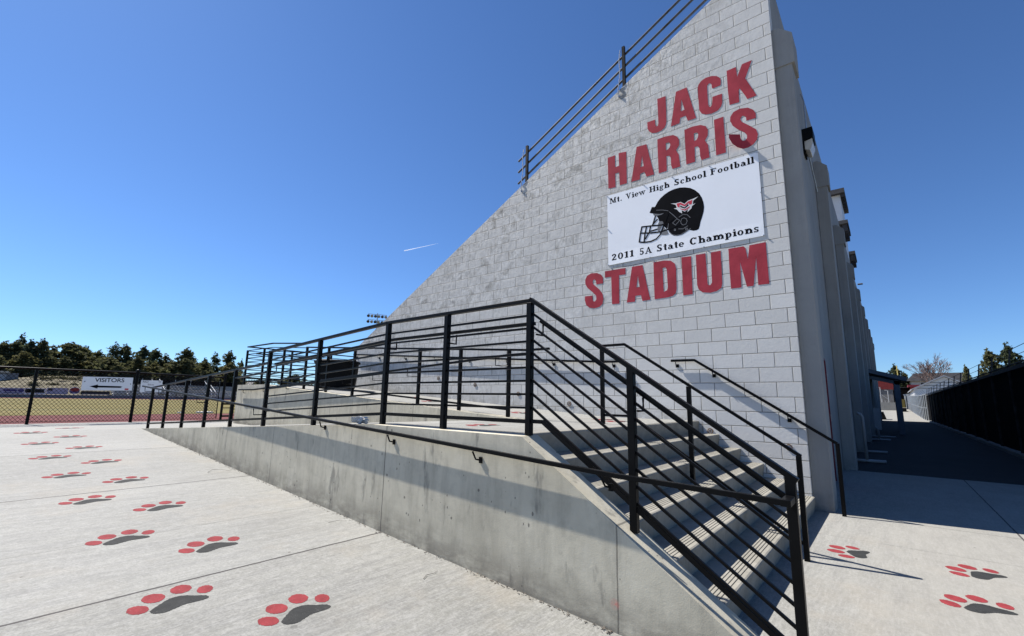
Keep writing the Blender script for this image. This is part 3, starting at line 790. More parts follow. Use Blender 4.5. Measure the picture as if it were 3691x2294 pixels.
mb.build('bottom_rail', BK, sr)
hr = MB().bar((-1.17, Y0 + 0.085, sz(-1.17) - 0.135), (XE, Y0 + 0.085, sz(XE) - 0.135), 0.034, 0.028).build('handrail', BK, sr, bevel=0.003)
for x in (-1.19, -0.39):
    L_bracket((x, Y0), 0.04, sz(x + 0.04) - 0.14, Y0 + 0.085).build('bracket', BK, hr)

# ---- handrail along the plaza side of the front wall
ph = thing('wall_handrail', 'black handrail running along the plaza side of the front concrete wall', 'handrail', (-5.5, -4.5, 0.6))
YH = -4.496
pts = [(-11.66, YH, 1.492), (-0.45, YH, 0.888), (0.47, YH, 0.862)]
mb = MB()
for a, b in zip(pts[:-1], pts[1:]):
    mb.bar(a, b, 0.030, 0.028)
mb.bar((0.455, YH - 0.015, 0.862), (0.455, Y0 - 0.02, 0.862), 0.045, 0.032)
mb.build('rail', BK, ph, bevel=0.003)
def pz(x): return 1.492 + (0.888 - 1.492) * (x + 11.66) / 11.21
for x in (-3.97, -2.72, -1.62, -0.52):
    z = pz(x)
    b = MB().tube([(x - 0.02, YH, z - 0.02), (x + 0.01, YH + 0.005, z - 0.075), (x + 0.03, -4.452, z - 0.085)], 0.007, 6)
    b.box((x + 0.016, -4.462, z - 0.105), (x + 0.044, -4.451, z - 0.06))
    b.build('bracket', BK, ph)
for x in (-11.46, -10.4, -9.25, -8.09, -6.95, -5.78):
    z = pz(x + 0.03)
    MB().tube([(x + 0.03, Y0, z - 0.10), (x + 0.03, YH, z - 0.10), (x + 0.01, YH, z - 0.02)], 0.008, 6).build('bracket', BK, ph)

# ---- middle stair rail
ms = thing('stair_handrail', 'free standing black handrail down the middle of the stairs', 'handrail', (-0.7, -2.24, 0.5))
YM = -2.235
mb = MB().bar((-1.80, YM, 1.985), (-1.45, YM, 1.985), 0.040, 0.028).bar((-1.462, YM, 1.989), (0.225, YM, 0.872), 0.040, 0.028)
mb.build('rail', BK, ms, bevel=0.003)
for x, zb, zt in ((-1.75, 1.067, 1.97), (-0.74, 1.067 - 3 * RISE, 1.495), (0.205, 0.0, 0.875)):
    MB().box((x - 0.021, YM - 0.021, zb), (x + 0.021, YM + 0.021, zt)).build('post', BK, ms, bevel=0.003)
mb = MB().bar((-1.73, YM, 1.17), (-1.38, YM, 1.17), 0.022, 0.026)
mb.bar((-1.39, YM, 1.175), (0.19, YM, 1.175 - 0.657 * 1.58), 0.022, 0.026)
mb.build('bottom_rail', BK, ms)

# ---- handrails on the block wall
wh = thing('wall_handrail', 'black handrail on the block wall above the stairs, bent down to a post', 'handrail', (-0.6, -0.06, 0.8))
YW = -0.048
mb = MB().bar((-1.73, YW, 1.975), (-1.37, YW, 1.970), 0.034, 0.036).bar((-1.375, YW, 1.973), (0.325, YW, 0.858), 0.034, 0.036)
mb.build('rail', BK, wh, bevel=0.003)
MB().box((0.305, YW - 0.02, 0.0), (0.349, YW + 0.02, 0.86)).build('post', BK, wh, bevel=0.003)
def wall_br(x, z, par):
    b = MB().tube([(x, YW, z - 0.018), (x + 0.006, YW - 0.004, z - 0.07), (x + 0.012, -0.003, z - 0.075)], 0.008, 6)
    b.box((x - 0.012, -0.012, z - 0.10), (x + 0.036, -0.001, z - 0.05))
    b.build('bracket', BK, par)
for x in (-1.66, -1.12, -0.19):
    wall_br(x, 1.97 if x < -1.375 else 1.973 - 0.656 * (x + 1.375), wh)
rh = thing('wall_handrail', 'black handrail on the block wall along the upper ramp', 'handrail', (-7, -0.06, 1.9))
mb = MB().bar((-10.86, YW, 2.530), (-2.93, YW, 2.006), 0.034, 0.036).bar((-2.94, YW, 2.006), (-2.62, YW, 2.000), 0.034, 0.036)
mb.build('rail', BK, rh, bevel=0.003)
for x in (-10.75, -9.67, -8.52, -7.38, -6.25, -5.14, -4.0, -2.75):
    wall_br(x, 2.006 + 0.0661 * max(0, -2.93 - x), rh)

# ---- railing on the wall between the ramps
ir = thing('ramp_railing', 'black railing between the lower and upper ramps, ending in the corner of the high platform', 'railing', (-7, -2.2, 1.2))
def iz(x): return upper_z(x) + 0.006
IP = [-12.52, -11.45, -10.30, -9.18, -8.22, -7.21, -6.2, -5.21, -4.22, -3.24]
YI = -2.2
for x in IP:
    MB().box((x - 0.023, YI - 0.023, iz(x)), (x + 0.023, YI + 0.023, iz(x) + 0.93)).build('post', BK, ir, bevel=0.003)
def ip(xs, h, w, t):
    mb = MB()
    for a, b in zip(xs[:-1], xs[1:]):
        mb.bar((a, YI, iz(a) + h), (b, YI, iz(b) + h), w, t)
    return mb
k1 = -10.976
ip([-9.2, -2.9, -2.55], 0.93, 0.045, 0.030).build('top_rail', BK, ir, bevel=0.003)
ip([-12.53, k1, -9.16], 1.02, 0.045, 0.030).build('top_rail', BK, ir, bevel=0.003)
ip([-12.52, k1, -3.24], 0.10, 0.022, 0.028).build('bottom_rail', BK, ir)
for k in range(1, 9):
    ip([-12.52, k1, -9.18], 1.02 - 0.102 * k, 0.018, 0.018).build('bar', BK, ir)
pr_ = thing('platform_railing', 'black barred railing along the far left edge of the high platform', 'railing', (-12.55, 10, 1.6))
ys = [-2.2 + 1.2 * k for k in range(1, 22)]
for y in ys:
    MB().box((-12.573, y - 0.023, 1.604), (-12.527, y + 0.023, 2.62)).build('post', BK, pr_)
MB().bar((-12.55, -2.2, 2.63), (-12.55, ys[-1], 2.63), 0.045, 0.03).build('top_rail', BK, pr_)
MB().bar((-12.47, -2.0, 2.46), (-12.47, ys[-1], 2.46), 0.034, 0.034).build('handrail', BK, pr_)
MB().bar((-12.55, -2.2, 1.70), (-12.55, ys[-1], 1.70), 0.022, 0.028).build('bottom_rail', BK, pr_)
for k in range(1, 9):
    MB().bar((-12.55, -2.2, 2.62 - 0.102 * k), (-12.55, ys[-1], 2.62 - 0.102 * k), 0.018, 0.018).build('bar', BK, pr_)

# ---- handrail on the lower ramp side of that wall
lh = thing('wall_handrail', 'black handrail along the lower ramp, fixed to the low wall between the ramps', 'handrail', (-7, -2.36, 1.4))
YL = -2.352
pts = [(-12.40, YL, 1.475), (-11.46, YL, 1.475), (-3.14, YL, 1.93), (-2.72, YL, 1.935)]
mb = MB()
for a, b in zip(pts[:-1], pts[1:]):
    mb.bar(a, b, 0.034, 0.034)
mb.build('rail', BK, lh, bevel=0.003)
for x in (-12.1, -10.9, -9.7):
    z = 1.475 + 0.0547 * max(0, x + 11.46)
    MB().tube([(x, YL, z - 0.015), (x + 0.02, YL, z - 0.08), (x + 0.03, -2.303, z - 0.085)], 0.008, 6).build('bracket', BK, lh)
for x in (-8.22, -7.21, -6.2, -5.21, -4.22, -3.24):
    z = 1.475 + 0.0547 * (x - 0.12 + 11.46)
    MB().tube([(x, YI - 0.02, z - 0.12), (x - 0.12, YI - 0.02, z - 0.12), (x - 0.12, YL, z - 0.12), (x - 0.12, YL, z - 0.015)], 0.007, 6).build('bracket', BK, lh)

# ---- rails on top of the raking block wall
tr = thing('roof_railing', 'three pipe railing above the sloping top of the block wall', 'railing', (-3, 0.12, 6.5))
YT = 0.10
def tz(x, h): return WALL_TOP(x) + h
for h0, h1 in ((0.79, 0.745), (0.525, 0.50), (0.26, 0.245)):
    MB().tube([(-5.05, YT + 0.02, tz(-5.05, h0)), (-2.4, YT + 0.02, tz(-2.4, h1 + 0.015)), (-0.2, YT + 0.02, tz(-0.2, h1 - 0.03))], 0.021, 8).build('rail', M['galv'] if h0 > 9 else M['dust'], tr, smooth=True)
for x in (-4.77, -2.455, -0.15):
    pb = MB().box((x - 0.028, YT - 0.05, tz(x, -0.02)), (x + 0.028, YT - 0.005, tz(x, 0.90))).build('post', BK, tr)
    ch = MB()
    for k in range(13):
        z = tz(x, 0.78) - 0.075 * k
        dx = -0.03 - 0.012 * math.sin(k * 0.24 * 3.14)- 0.004 * k
        ch.bar((x + dx, YT - 0.115 - (0.006 if k % 2 else 0), z), (x + dx - 0.003, YT - 0.115, z - 0.062), 0.022 if k % 2 else 0.009, 0.009 if k % 2 else 0.022, (0, 1, 0))
    ch.box((x - 0.085, -0.012, tz(x - 0.1, -0.14)), (x - 0.06, -0.001, tz(x - 0.1, -0.10)))
    ch.build('chain', M['galv'], tr)
# ------------------------------------------------------------------ red letters
words = ['first word at the top of the wall', 'second word above the white sign board', 'word below the white sign board']
LBL = {0: [('J', 'first letter of the top word'), ('A', 'second letter of the top word'), ('C', 'third letter of the top word'), ('K', 'last letter of the top word')],
       1: [('H', 'first letter of the word above the white sign'), ('A', 'second letter of the word above the white sign'), ('R', 'first of the two Rs above the white sign'),
           ('R', 'second of the two Rs above the white sign'), ('I', 'thin letter before the peeling S above the sign'), ('S', 'peeling last letter of the word above the sign')],
       2: [('S', 'first letter of the word below the white sign'), ('T', 'letter between S and A below the white sign'), ('A', 'third letter of the word below the white sign'),
           ('D', 'letter in the middle of the word below the sign'), ('I', 'thin letter between D and U below the sign'), ('U', 'letter beside the M below the white sign'),
           ('M', 'wide last letter of the word below the sign')]}
flat = [q for k in (0, 1, 2) for q in LBL[k]]
for (ch, outer, holes), (c2, txt) in zip(LETTERS, flat):
    peel = txt.startswith('peeling')
    if peel:                                   # its lower left end has come loose and bends away from the wall
        x0, xr, z0 = min(p[0] for p in outer), max(p[0] for p in outer) - min(p[0] for p in outer), min(p[1] for p in outer)
        xc = x0 + 0.40 * xr
        hook = [i for i, p in enumerate(outer) if p[0] < xc and p[1] < z0 + 0.235]
        i0, i1 = hook[0], hook[-1]
        cut = lambda p, q: [xc, p[1] + (q[1] - p[1]) * (xc - p[0]) / (q[0] - p[0])]
        ca, cb = cut(outer[i0 - 1], outer[i0]), cut(outer[i1], outer[(i1 + 1) % len(outer)])
        tip = [ca] + outer[i0:i1 + 1] + [cb]
        outer = outer[:i0] + [ca, cb] + outer[i1 + 1:]
    mb = MB().prism(outer, holes, XZ(0.0), 0.0036, 0.0005, 0, 1)
    o = mb.build('letter', [M['red'], M['redside']])
    if peel:
        mb = MB().prism(tip, [], XZ(0.0), 0.0036, 0.0022, 0, 1)
        mb.v = [(x, y - 0.62 * max(0.0, xc - x), z) for x, y, z in mb.v]
        mb.build('loose_end', [M['red'], M['redside']], None).parent = o
    tag(o, 'red letter %s, %s' % (ch, txt), 'letter', 'red letters on the block wall')

# ------------------------------------------------------------------ serif lettering
def glyphs():
    G = {}
    sh = 0.115
    def R(a, b, c, d): return [(a, b), (c, b), (c, d), (a, d)]
    def ser(x, y, w): return R(x - w / 2, y, x + w / 2, y + sh)
    def arc(cx, cy, rx, ry, tx, ty, a0, a1, n=14):
        tx, ty = min(tx * 1.22, rx * .99), min(ty * 1.5, ry * .99)
        o = [(cx + rx * math.cos(R_(a0 + (a1 - a0) * i / n)), cy + ry * math.sin(R_(a0 + (a1 - a0) * i / n))) for i in range(n + 1)]
        q = [(cx + (rx - tx) * math.cos(R_(a0 + (a1 - a0) * i / n)), cy + (ry - ty) * math.sin(R_(a0 + (a1 - a0) * i / n))) for i in range(n + 1)]
        return [[o[i], o[i + 1], q[i + 1], q[i]] for i in range(n)]
    s = 0.25
    G['M'] = (1.16, [R(.12, 0, .23, 1), R(.84, 0, 1.04, 1), [(.10, 1), (.36, 1), (.66, .26), (.56, .05)], [(.86, 1), (1.0, 1), (.66, .05), (.56, .05)], ser(.175, 0, .36), ser(.94, 0, .42), ser(.2, 1 - sh, .40), ser(.97, 1 - sh, .36)])
    G['V'] = (1.0, [[(.10, 1), (.32, 1), (.58, .22), (.48, -.02)], [(.74, 1), (.86, 1), (.54, -.02), (.46, -.02)], ser(.2, 1 - sh, .42), ser(.80, 1 - sh, .36)])
    G['A'] = (1.0, [[(.46, 1), (.58, 1), (.92, 0), (.70, 0), (.46, .76)], [(.46, 1), (.54, .9), (.20, 0), (.10, 0)], R(.27, .28, .70, .38), ser(.17, 0, .34), ser(.80, 0, .38)])
    G['H'] = (1.06, [R(.15, 0, .15 + s, 1), R(.72, 0, .72 + s, 1), R(.3, .46, .76, .56), ser(.245, 0, .42), ser(.815, 0, .42), ser(.245, 1 - sh, .42), ser(.815, 1 - sh, .42)])
    G['F'] = (.92, [R(.15, 0, .15 + s, 1), R(.3, 1 - sh, .84, 1), R(.76, .72, .84, 1), R(.3, .47, .60, .56), R(.54, .38, .61, .66), ser(.245, 0, .44), ser(.22, 1 - sh, .36)])
    G['S'] = (.84, arc(.42, .745, .30, .275, .17, .10, 25, 270) + arc(.42, .275, .34, .295, .19, .10, -155, 90) + [R(.64, .70, .71, 1.0), R(.09, .0, .16, .32), [(.20, .66), (.34, .56), (.62, .42), (.70, .34), (.62, .24), (.30, .44), (.16, .62)]])
    G['C'] = (.98, arc(.50, .49, .43, .51, .21, .10, 38, 318, 20) + [R(.78, .66, .86, 1.0)])
    G['o'] = (.72, arc(.36, .33, .32, .345, .17, .07, 0, 360, 20))
    G['c'] = (.66, arc(.36, .33, .32, .345, .18, .07, 45, 315, 16) + arc(.53, .50, .09, .09, .09, .09, 0, 360, 8))
    G['e'] = (.68, arc(.35, .33, .32, .345, .17, .07, 0, 318, 18) + [R(.16, .29, .66, .37)])
    G['a'] = (.72, arc(.30, .20, .26, .215, .15, .06, 0, 360, 16) + [R(.38, .05, .38 + s, .50)] + arc(.32, .44, .25, .235, .17, .08, 0, 160, 10) + [R(.5, 0, .72, .09)])
    st = lambda x, h: [R(x, 0, x + s, h), ser(x + s / 2, 0, .40), R(x - .09, h - sh, x + .05, h)]
    G['i'] = (.42, st(.12, .66) + arc(.215, .86, .115, .115, .114, .114, 0, 360, 10))
    G['l'] = (.42, st(.12, 1.03))
    G['h'] = (.84, st(.12, 1.03) + [R(.55, 0, .55 + s, .45), ser(.645, 0, .36)] + arc(.48, .41, .26, .265, .19, .10, 0, 180, 12))
    G['n'] = (.84, st(.12, .66) + [R(.55, 0, .55 + s, .45), ser(.645, 0, .36)] + arc(.48, .41, .26, .265, .19, .10, 0, 180, 12))
    G['m'] = (1.26, st(.12, .66) + [R(.53, 0, .53 + s, .45), ser(.625, 0, .34), R(.95, 0, .95 + s, .45), ser(1.045, 0, .36)] + arc(.47, .41, .25, .265, .19, .10, 0, 180, 12) + arc(.89, .41, .25, .265, .19, .10, 0, 180, 12))
    G['t'] = (.52, [R(.16, .10, .16 + s, .90), R(.04, .58, .48, .66)] + arc(.36, .14, .20, .16, .16, .09, 180, 320, 8))
    G['b'] = (.76, [R(.10, .02, .10 + s, 1.03), R(0, 1.03 - sh, .14, 1.03)] + arc(.40, .33, .31, .345, .17, .07, -180, 180, 18))
    G['p'] = (.78, [R(.12, -.27, .12 + s, .62), R(.02, .57, .16, .66), ser(.215, -.27, .40)] + arc(.43, .33, .31, .345, .17, .07, -180, 180, 18))
    G['g'] = (.70, arc(.33, .43, .26, .235, .15, .06, 0, 360, 16) + arc(.34, -.06, .30, .19, .12, .07, 0, 360, 16) + [[(.10, .22), (.20, .26), (.22, .10), (.12, .08)], R(.52, .55, .68, .65)])
    G['w'] = (1.12, [[(.04, .66), (.24, .66), (.42, .14), (.33, -.02)], [(.52, .66), (.62, .66), (.40, -.02), (.32, -.02)], [(.48, .66), (.66, .66), (.82, .14), (.74, -.02)], [(.92, .66), (1.02, .66), (.80, -.02), (.72, -.02)], ser(.13, .57, .34), ser(.58, .57, .34), ser(.97, .57, .28)])
    G['s'] = (.60, arc(.30, .49, .22, .185, .13, .07, 20, 260, 12) + arc(.30, .185, .24, .195, .14, .07, -160, 80, 12) + [[(.14, .42), (.28, .36), (.46, .28), (.50, .20), (.40, .20), (.20, .30), (.10, .40)], R(.46, .46, .52, .66), R(.06, .0, .12, .2)])
    G['2'] = (.78, arc(.38, .71, .29, .29, .17, .09, -35, 190, 14) + [[(.46, .66), (.64, .58), (.30, .13), (.08, .0), (.08, .10)], R(.08, 0, .68, .15), R(.60, .0, .68, .26)])
    G['0'] = (.80, arc(.40, .49, .35, .51, .18, .08, 0, 360, 22))
    G['1'] = (.62, [R(.23, 0, .23 + s, 1), ser(.325, 0, .46), R(.06, .80, .26, .89)])
    G['5'] = (.78, arc(.36, .31, .32, .33, .18, .09, -160, 140, 16) + [R(.14, .46, .24, 1.0), R(.14, .86, .66, 1.0)])
    G['.'] = (.36, arc(.18, .10, .11, .11, .109, .109, 0, 360, 10))
    return G
def bowed(mb):
    for i, (x, y, z) in enumerate(mb.v):
        t = min(1, max(0, (x + 2.812) / 2.51))
        h = 1 - min(1, max(0, (z - 3.73) / 0.22))
        b = 0.0045 * abs(math.sin(math.pi * 3.0 * t)) * h + 0.0015 * h
        mb.v[i] = (x, y - b, z)
    return mb
GL = glyphs()
def serif_text(words, z0, cap, y):
    mb = MB()
    k = 0
    for w, xa, xb in words:
        adv = sum(GL[c][0] for c in w) + 0.06 * (len(w) - 1)
        sx = (xb - xa) / adv
        x = xa
        for c in w:
            a, polys = GL[c]
            for p in polys:
                k += 1
                d = 0.0006 + 0.0000035 * (k % 300)
                q = [(x + u * sx, z0 + v * cap) for u, v in p]
                mb.add([(u, y - d, v) for u, v in q], [tuple(range(len(q)))])
            x += (a + 0.06) * sx
    return bowed(mb)

sg = thing('sign_board', 'white sign board with a black helmet picture, hung between the red words', 'sign', (-1.55, -0.03, 4.4))
YS = -0.007
c = [(-2.812, 3.731), (-0.300, 3.733), (-0.304, 5.046), (-2.812, 5.056)]
NXS = 24
mb = MB()
vv, fs = [], []
for d in (0.0, 0.003):
    for i in range(NXS + 1):
        t = i / NXS
        zb = c[0][1] + (c[1][1] - c[0][1]) * t
        zt = c[3][1] + (c[2][1] - c[3][1]) * t
        x = c[0][0] + (c[1][0] - c[0][0]) * t
        vv += [(x, YS + d, zb), (x, YS + d, 3.95), (x, YS + d, zt)]
m1 = 3 * (NXS + 1)
for i in range(NXS):
    a, b = 3 * i, 3 * i + 3
    fs += [(a, b, b + 1, a + 1), (a + 1, b + 1, b + 2, a + 2), (m1 + a + 1, m1 + b + 1, m1 + b, m1 + a), (m1 + a + 2, m1 + b + 2, m1 + b + 1, m1 + a + 1),
           (a, m1 + a, m1 + b, b), (a + 2, b + 2, m1 + b + 2, m1 + a + 2)]
for a in (0, m1 - 3):
    fs += [(a, a + 1, m1 + a + 1, m1 + a), (a + 1, a + 2, m1 + a + 2, m1 + a + 1)]
mb.add(vv, fs)
panel = bowed(mb).build('panel', M['sign'], sg)
for wd in [("Mt.", -2.762, -2.516), ("View", -2.446, -2.075), ("High", -2.01, -1.651), ("School", -1.579, -1.058), ("Football", -0.996, -0.361)]:
    serif_text([wd], 4.889, 0.104, YS).build('lettering', M['ink'], sg, recalc=False)
for wd in [("2011", -2.752, -2.315), ("5A", -2.222, -1.994), ("State", -1.921, -1.455), ("Champions", -1.373, -0.362)]:
    serif_text([wd], 3.808, 0.118, YS).build('lettering', M['ink'], sg, recalc=False)
hp = bowed(MB().prism(HELMET['shell'], [], XZ(YS), 0.0010, 0.0003)).build('helmet', M['ink'], sg)
for kk in ('pad1', 'pad2', 'jaw'):
    MB().prism(HELMET[kk], [], XZ(YS), 0.0022, 0.0011).build('padding', M['inkgrey'], hp)
def lines(polys, w, y, d0, wz=1.0):
    mb = MB()
    k = 0
    for p in polys:
        for a, b in zip(p[:-1], p[1:]):
            k += 1
            d = d0 + 0.000004 * (k % 50)
            a_, b_ = Vector((a[0], a[1])), Vector((b[0], b[1]))
            t = (b_ - a_).normalized()
            n_ = Vector((-t.y, t.x)) * w / 2
            t = t * w * 0.3
            q = [a_ - n_ - t, b_ - n_ + t, b_ + n_ + t, a_ + n_ - t]
            mb.add([(u.x, y - d, u.y) for u in q], [(0, 1, 2, 3)])
    return bowed(mb)
lines(HELMET_LINES['mask'], 0.024, YS, 0.0028).build('facemask', M['ink'], hp, recalc=False)
lines(HELMET_LINES['trim'], 0.008, YS, 0.0026).build('trim', M['inkgrey'], hp, recalc=False)
bowed(MB().prism(HELMET['white'], [], XZ(YS), 0.0026, 0.0012)).build('emblem', M['white'], hp)
bowed(MB().prism(HELMET['red1'], [], XZ(YS), 0.0036, 0.0027).prism(HELMET['red2'], [], XZ(YS), 0.0036, 0.0027)).build('emblem_fill', M['inkred'], hp)
bowed(MB().prism(HELMET['dark'], [], XZ(YS), 0.0034, 0.0027)).build('emblem_gap', M['ink'], hp)
for x, z in [(-2.812, 5.05), (-2.10, 5.052), (-1.60, 5.05), (-1.0, 5.047), (-0.31, 5.04), (-0.303, 4.40), (-0.31, 3.74), (-2.805, 4.40), (-2.81, 3.738), (-2.03, 3.735), (-1.15, 3.735)]:
    MB().tube([(x, 0.004, z), (x, -0.020, z)], 0.010, 8).build('bolt', M['galv'], sg)

# ------------------------------------------------------------------ painted paw prints
toes = [(-2.544, -6.229), (-2.650, -6.135), (-2.682, -5.990), (-2.586, -5.887)]
padp = [(-2.478, -6.190), (-2.507, -6.168), (-2.568, -6.098), (-2.590, -6.061), (-2.584, -6.004), (-2.536, -5.962), (-2.503, -5.915), (-2.470, -5.898), (-2.440, -5.915), (-2.446, -5.985), (-2.452, -6.030), (-2.432, -6.081), (-2.412, -6.135), (-2.440, -6.182)]
cx, cy = -2.55, -6.05
def smooth_poly(p, it=2):
    for _ in range(it):
        q = []
        for a, b in zip(p, p[1:] + p[:1]):
            q += [(a[0] * .75 + b[0] * .25, a[1] * .75 + b[1] * .25), (a[0] * .25 + b[0] * .75, a[1] * .25 + b[1] * .75)]
        p = q
    return p
FLOOR = lambda u, v, d: (u, v, d)
rag = random.Random(21)
def ragged(p, k=0.0016):
    q = []
    for a, b in zip(p, p[1:] + p[:1]):
        for f_ in (0.0, 0.34, 0.67):
            q.append((a[0] + (b[0] - a[0]) * f_ + rag.gauss(0, k), a[1] + (b[1] - a[1]) * f_ + rag.gauss(0, k)))
    return q
def make_paw():
    r = thing('paw_print', 'x', 'paw print', (0, 0, 0))
    for (x, y), (a, b, rot) in zip(toes, ((0.062, 0.046, 0.3), (0.068, 0.055, 0.15), (0.066, 0.054, -0.15), (0.058, 0.042, -0.3))):
        pts = []
        for k in range(20):
            t = 2 * math.pi * k / 20
            u, w_ = a * math.cos(t), b * math.sin(t)
            pts.append((x - cx + u * math.cos(rot) - w_ * math.sin(rot), y - cy + u * math.sin(rot) + w_ * math.cos(rot)))
        MB().prism(ragged(pts), [], FLOOR, 0.0014, 0.0002).build('toe', M['pawred'], r)
    MB().prism(ragged(smooth_poly([(x - cx, y - cy) for x, y in padp]), 0.0014), [], FLOOR, 0.0014, 0.0002).build('pad', M['pawgrey'], r)
    return r
TA = math.atan2(0.342, -0.042)
trail = [(-2.544, -6.229, -2.586, -5.887), (-1.937, -5.773, -1.990, -5.429), (-3.959, -6.22, -4.002, -5.88), (-3.364, -5.782, -3.419, -5.439),
         (-5.402, -6.227, -5.460, -5.886), (-4.771, -5.788, -4.825, -5.443), (-6.837, -6.228, -6.886, -5.888), (-6.228, -5.789, -6.273, -5.449),
         (-8.292, -6.242, -8.339, -5.902), (-7.641, -5.799, -7.686, -5.456), (-9.80, -6.226, -9.839, -5.886), (-9.107, -5.793, -9.124, -5.454),
         (-11.33, -6.229, -11.34, -5.889), (-10.572, -5.794, -10.56, -5.454), (-12.4, -5.6, -12.35, -5.26)]
order = ['nearest', 'second', 'third', 'fourth', 'fifth', 'sixth', 'last']
proto = None
m0 = Vector(((-2.544 - 2.586) / 2 - cx, (-6.229 - 5.887) / 2 - cy))
def place_paw(ax, ay, bx, by, zf, slope, label, group):
    global proto
    if proto is None:
        proto = make_paw(); o = proto
    else:
        o = copy_tree(proto)
    ang = math.atan2(by - ay, bx - ax) - TA
    mid = Vector(((ax + bx) / 2, (ay + by) / 2))
    mm = Matrix.Rotation(ang, 2) @ m0
    c_ = mid - mm
    o.location = (c_.x, c_.y, zf(c_.x))
    o.rotation_euler = (Matrix.Rotation(slope, 3, 'Y') @ Matrix.Rotation(ang, 3, 'Z')).to_euler()
    tag(o, label, 'paw print', group)
LB_A = ['large red and grey paw print at the bottom of the left hand trail', 'second paw print up the left hand trail, just past the black pavement joint', 'third paw print up the left hand trail',
        'fourth paw print up the left hand trail', 'fifth paw print up the left hand trail', 'sixth paw print up the left hand trail', 'farthest flat looking paw print of the left hand trail']
LB_B = ['paw print nearest the bottom edge in the right hand trail on the plaza', 'second paw print up the right hand trail on the plaza', 'third paw print up the right hand trail on the plaza',
        'fourth paw print up the right hand trail on the plaza', 'fifth paw print up the right hand trail on the plaza', 'sixth paw print up the right hand trail on the plaza', 'seventh paw print up the right hand trail on the plaza']
ia = ib = 0
for k, (ax, ay, bx, by) in enumerate(trail):
    if k == 14:
        lb = 'faint paw print on the level pavement before the chain link fence'
    elif k % 2 == 0:
        lb = LB_A[ia]; ia += 1
    else:
        lb = LB_B[ib]; ib += 1
    mx = (ax + bx) / 2
    place_paw(ax, ay, bx, by, plaza_z, math.atan(0.0545) if -11.4 < mx < -0.5 else 0.0, lb, 'paw prints on the sloping plaza')
for (q, lb) in [((0.453, -1.856, 0.482, -1.496), 'red and grey paw print at the foot of the stairs'),
                ((1.191, -1.751, 1.404, -1.473), 'upper of the two paw prints at the right edge of the pavement'),
                ((1.081, -2.561, 1.362, -2.374), 'lower of the two paw prints at the right edge of the pavement')]:
    place_paw(*q, plaza_z, 0.0, lb, 'paw prints beside the stairs')
up = [((-2.35, -3.62), 'paw print on the landing just behind the front railing', ramp_z, 0), ((-1.95, -1.45), 'paw print on the landing close to the head of the stairs', lambda x: 1.067, 0),
      ((-2.35, -1.05), 'paw print on the landing beside the block wall', lambda x: 1.067, 0),
      ((-3.75, -1.25), 'lowest paw print on the upper ramp', upper_z, 1), ((-4.55, -0.8), 'second paw print up the upper ramp', upper_z, 1),
      ((-6.0, -1.25), 'third paw print up the upper ramp', upper_z, 1), ((-7.2, -0.8), 'highest paw print on the upper ramp', upper_z, 1)]
for (x, y), lb, zf, s_ in up:
    place_paw(x, y - 0.17, x - 0.04, y + 0.17, zf, math.atan(0.066) if s_ else 0.0, lb, 'paw prints on the upper ramp and landing')
# ------------------------------------------------------------------ trees
def leaf_quads(mb, c, r, n, size, rnd, flat=0.6):
    for _ in range(n):
        d = Vector((rnd.gauss(0, 1), rnd.gauss(0, 1), rnd.gauss(0, 1) * flat))
        p = Vector(c) + d * r * 0.55
        a = Vector((rnd.gauss(0, 1), rnd.gauss(0, 1), rnd.gauss(0, 0.8))).normalized()
        b = a.cross(Vector((rnd.gauss(0, 1), rnd.gauss(0, 1), rnd.gauss(0, 1)))).normalized()
        k = size * rnd.uniform(0.6, 1.3)
        a, b = a * k, b * k * 0.55
        mb.add([p - a, p - b * 0.7, p + a, p + b], [(0, 1, 2, 3)])

def crown_mesh(seed, h, rad, prof, nclump, nleaf, size):
    rnd = random.Random(seed)
    mb = MB()
    for i in range(nclump):
        t = rnd.random() ** 1.05
        rr = prof(t) * rad * rnd.uniform(0.85, 1.18)
        ang = rnd.uniform(0, 2 * math.pi)
        q = math.sqrt(rnd.uniform(0.12, 1.0))
        lop = 1 + 0.28 * math.sin(ang * 2 + seed) + 0.2 * math.sin(ang * 3 + t * 9 + seed)
        c = (rr * q * lop * math.cos(ang), rr * q * lop * math.sin(ang), h * (0.06 + 0.92 * t))
        leaf_quads(mb, c, rad * (0.08 + 0.24 * prof(t)) * rnd.uniform(0.7, 1.1), nleaf, size * (0.55 + 0.6 * prof(t)), rnd)
    for k in range(4):                                    # ragged leading shoots
        x, y = rnd.uniform(-.12, .12) * rad, rnd.uniform(-.12, .12) * rad
        hh = h * rnd.uniform(0.94, 1.06)
        for j in range(5):
            leaf_quads(mb, (x, y, hh - 0.07 * h * j * 0.6), rad * 0.05 * (1 + j), 6, size * 0.7, rnd)
    return mb
PROFS = [lambda t: (1 - t) ** 0.62 * (0.6 + 0.4 * min(1, t * 5)) + 0.04,
         lambda t: math.sin(math.pi * min(1, 0.18 + t * 0.80)) ** 0.75 + 0.02,
         lambda t: (1 - t ** 1.8) * (0.6 + 0.4 * min(1, t * 4)) + 0.05,
         lambda t: (1 - t) ** 0.55 * 0.9 + 0.08 * math.sin(t * 30),
         lambda t: (1 - t) ** 0.68 * (0.7 + 0.3 * min(1, t * 6)) * 1.05 + 0.05 + 0.07 * math.sin(t * 24)]
PROTO = []
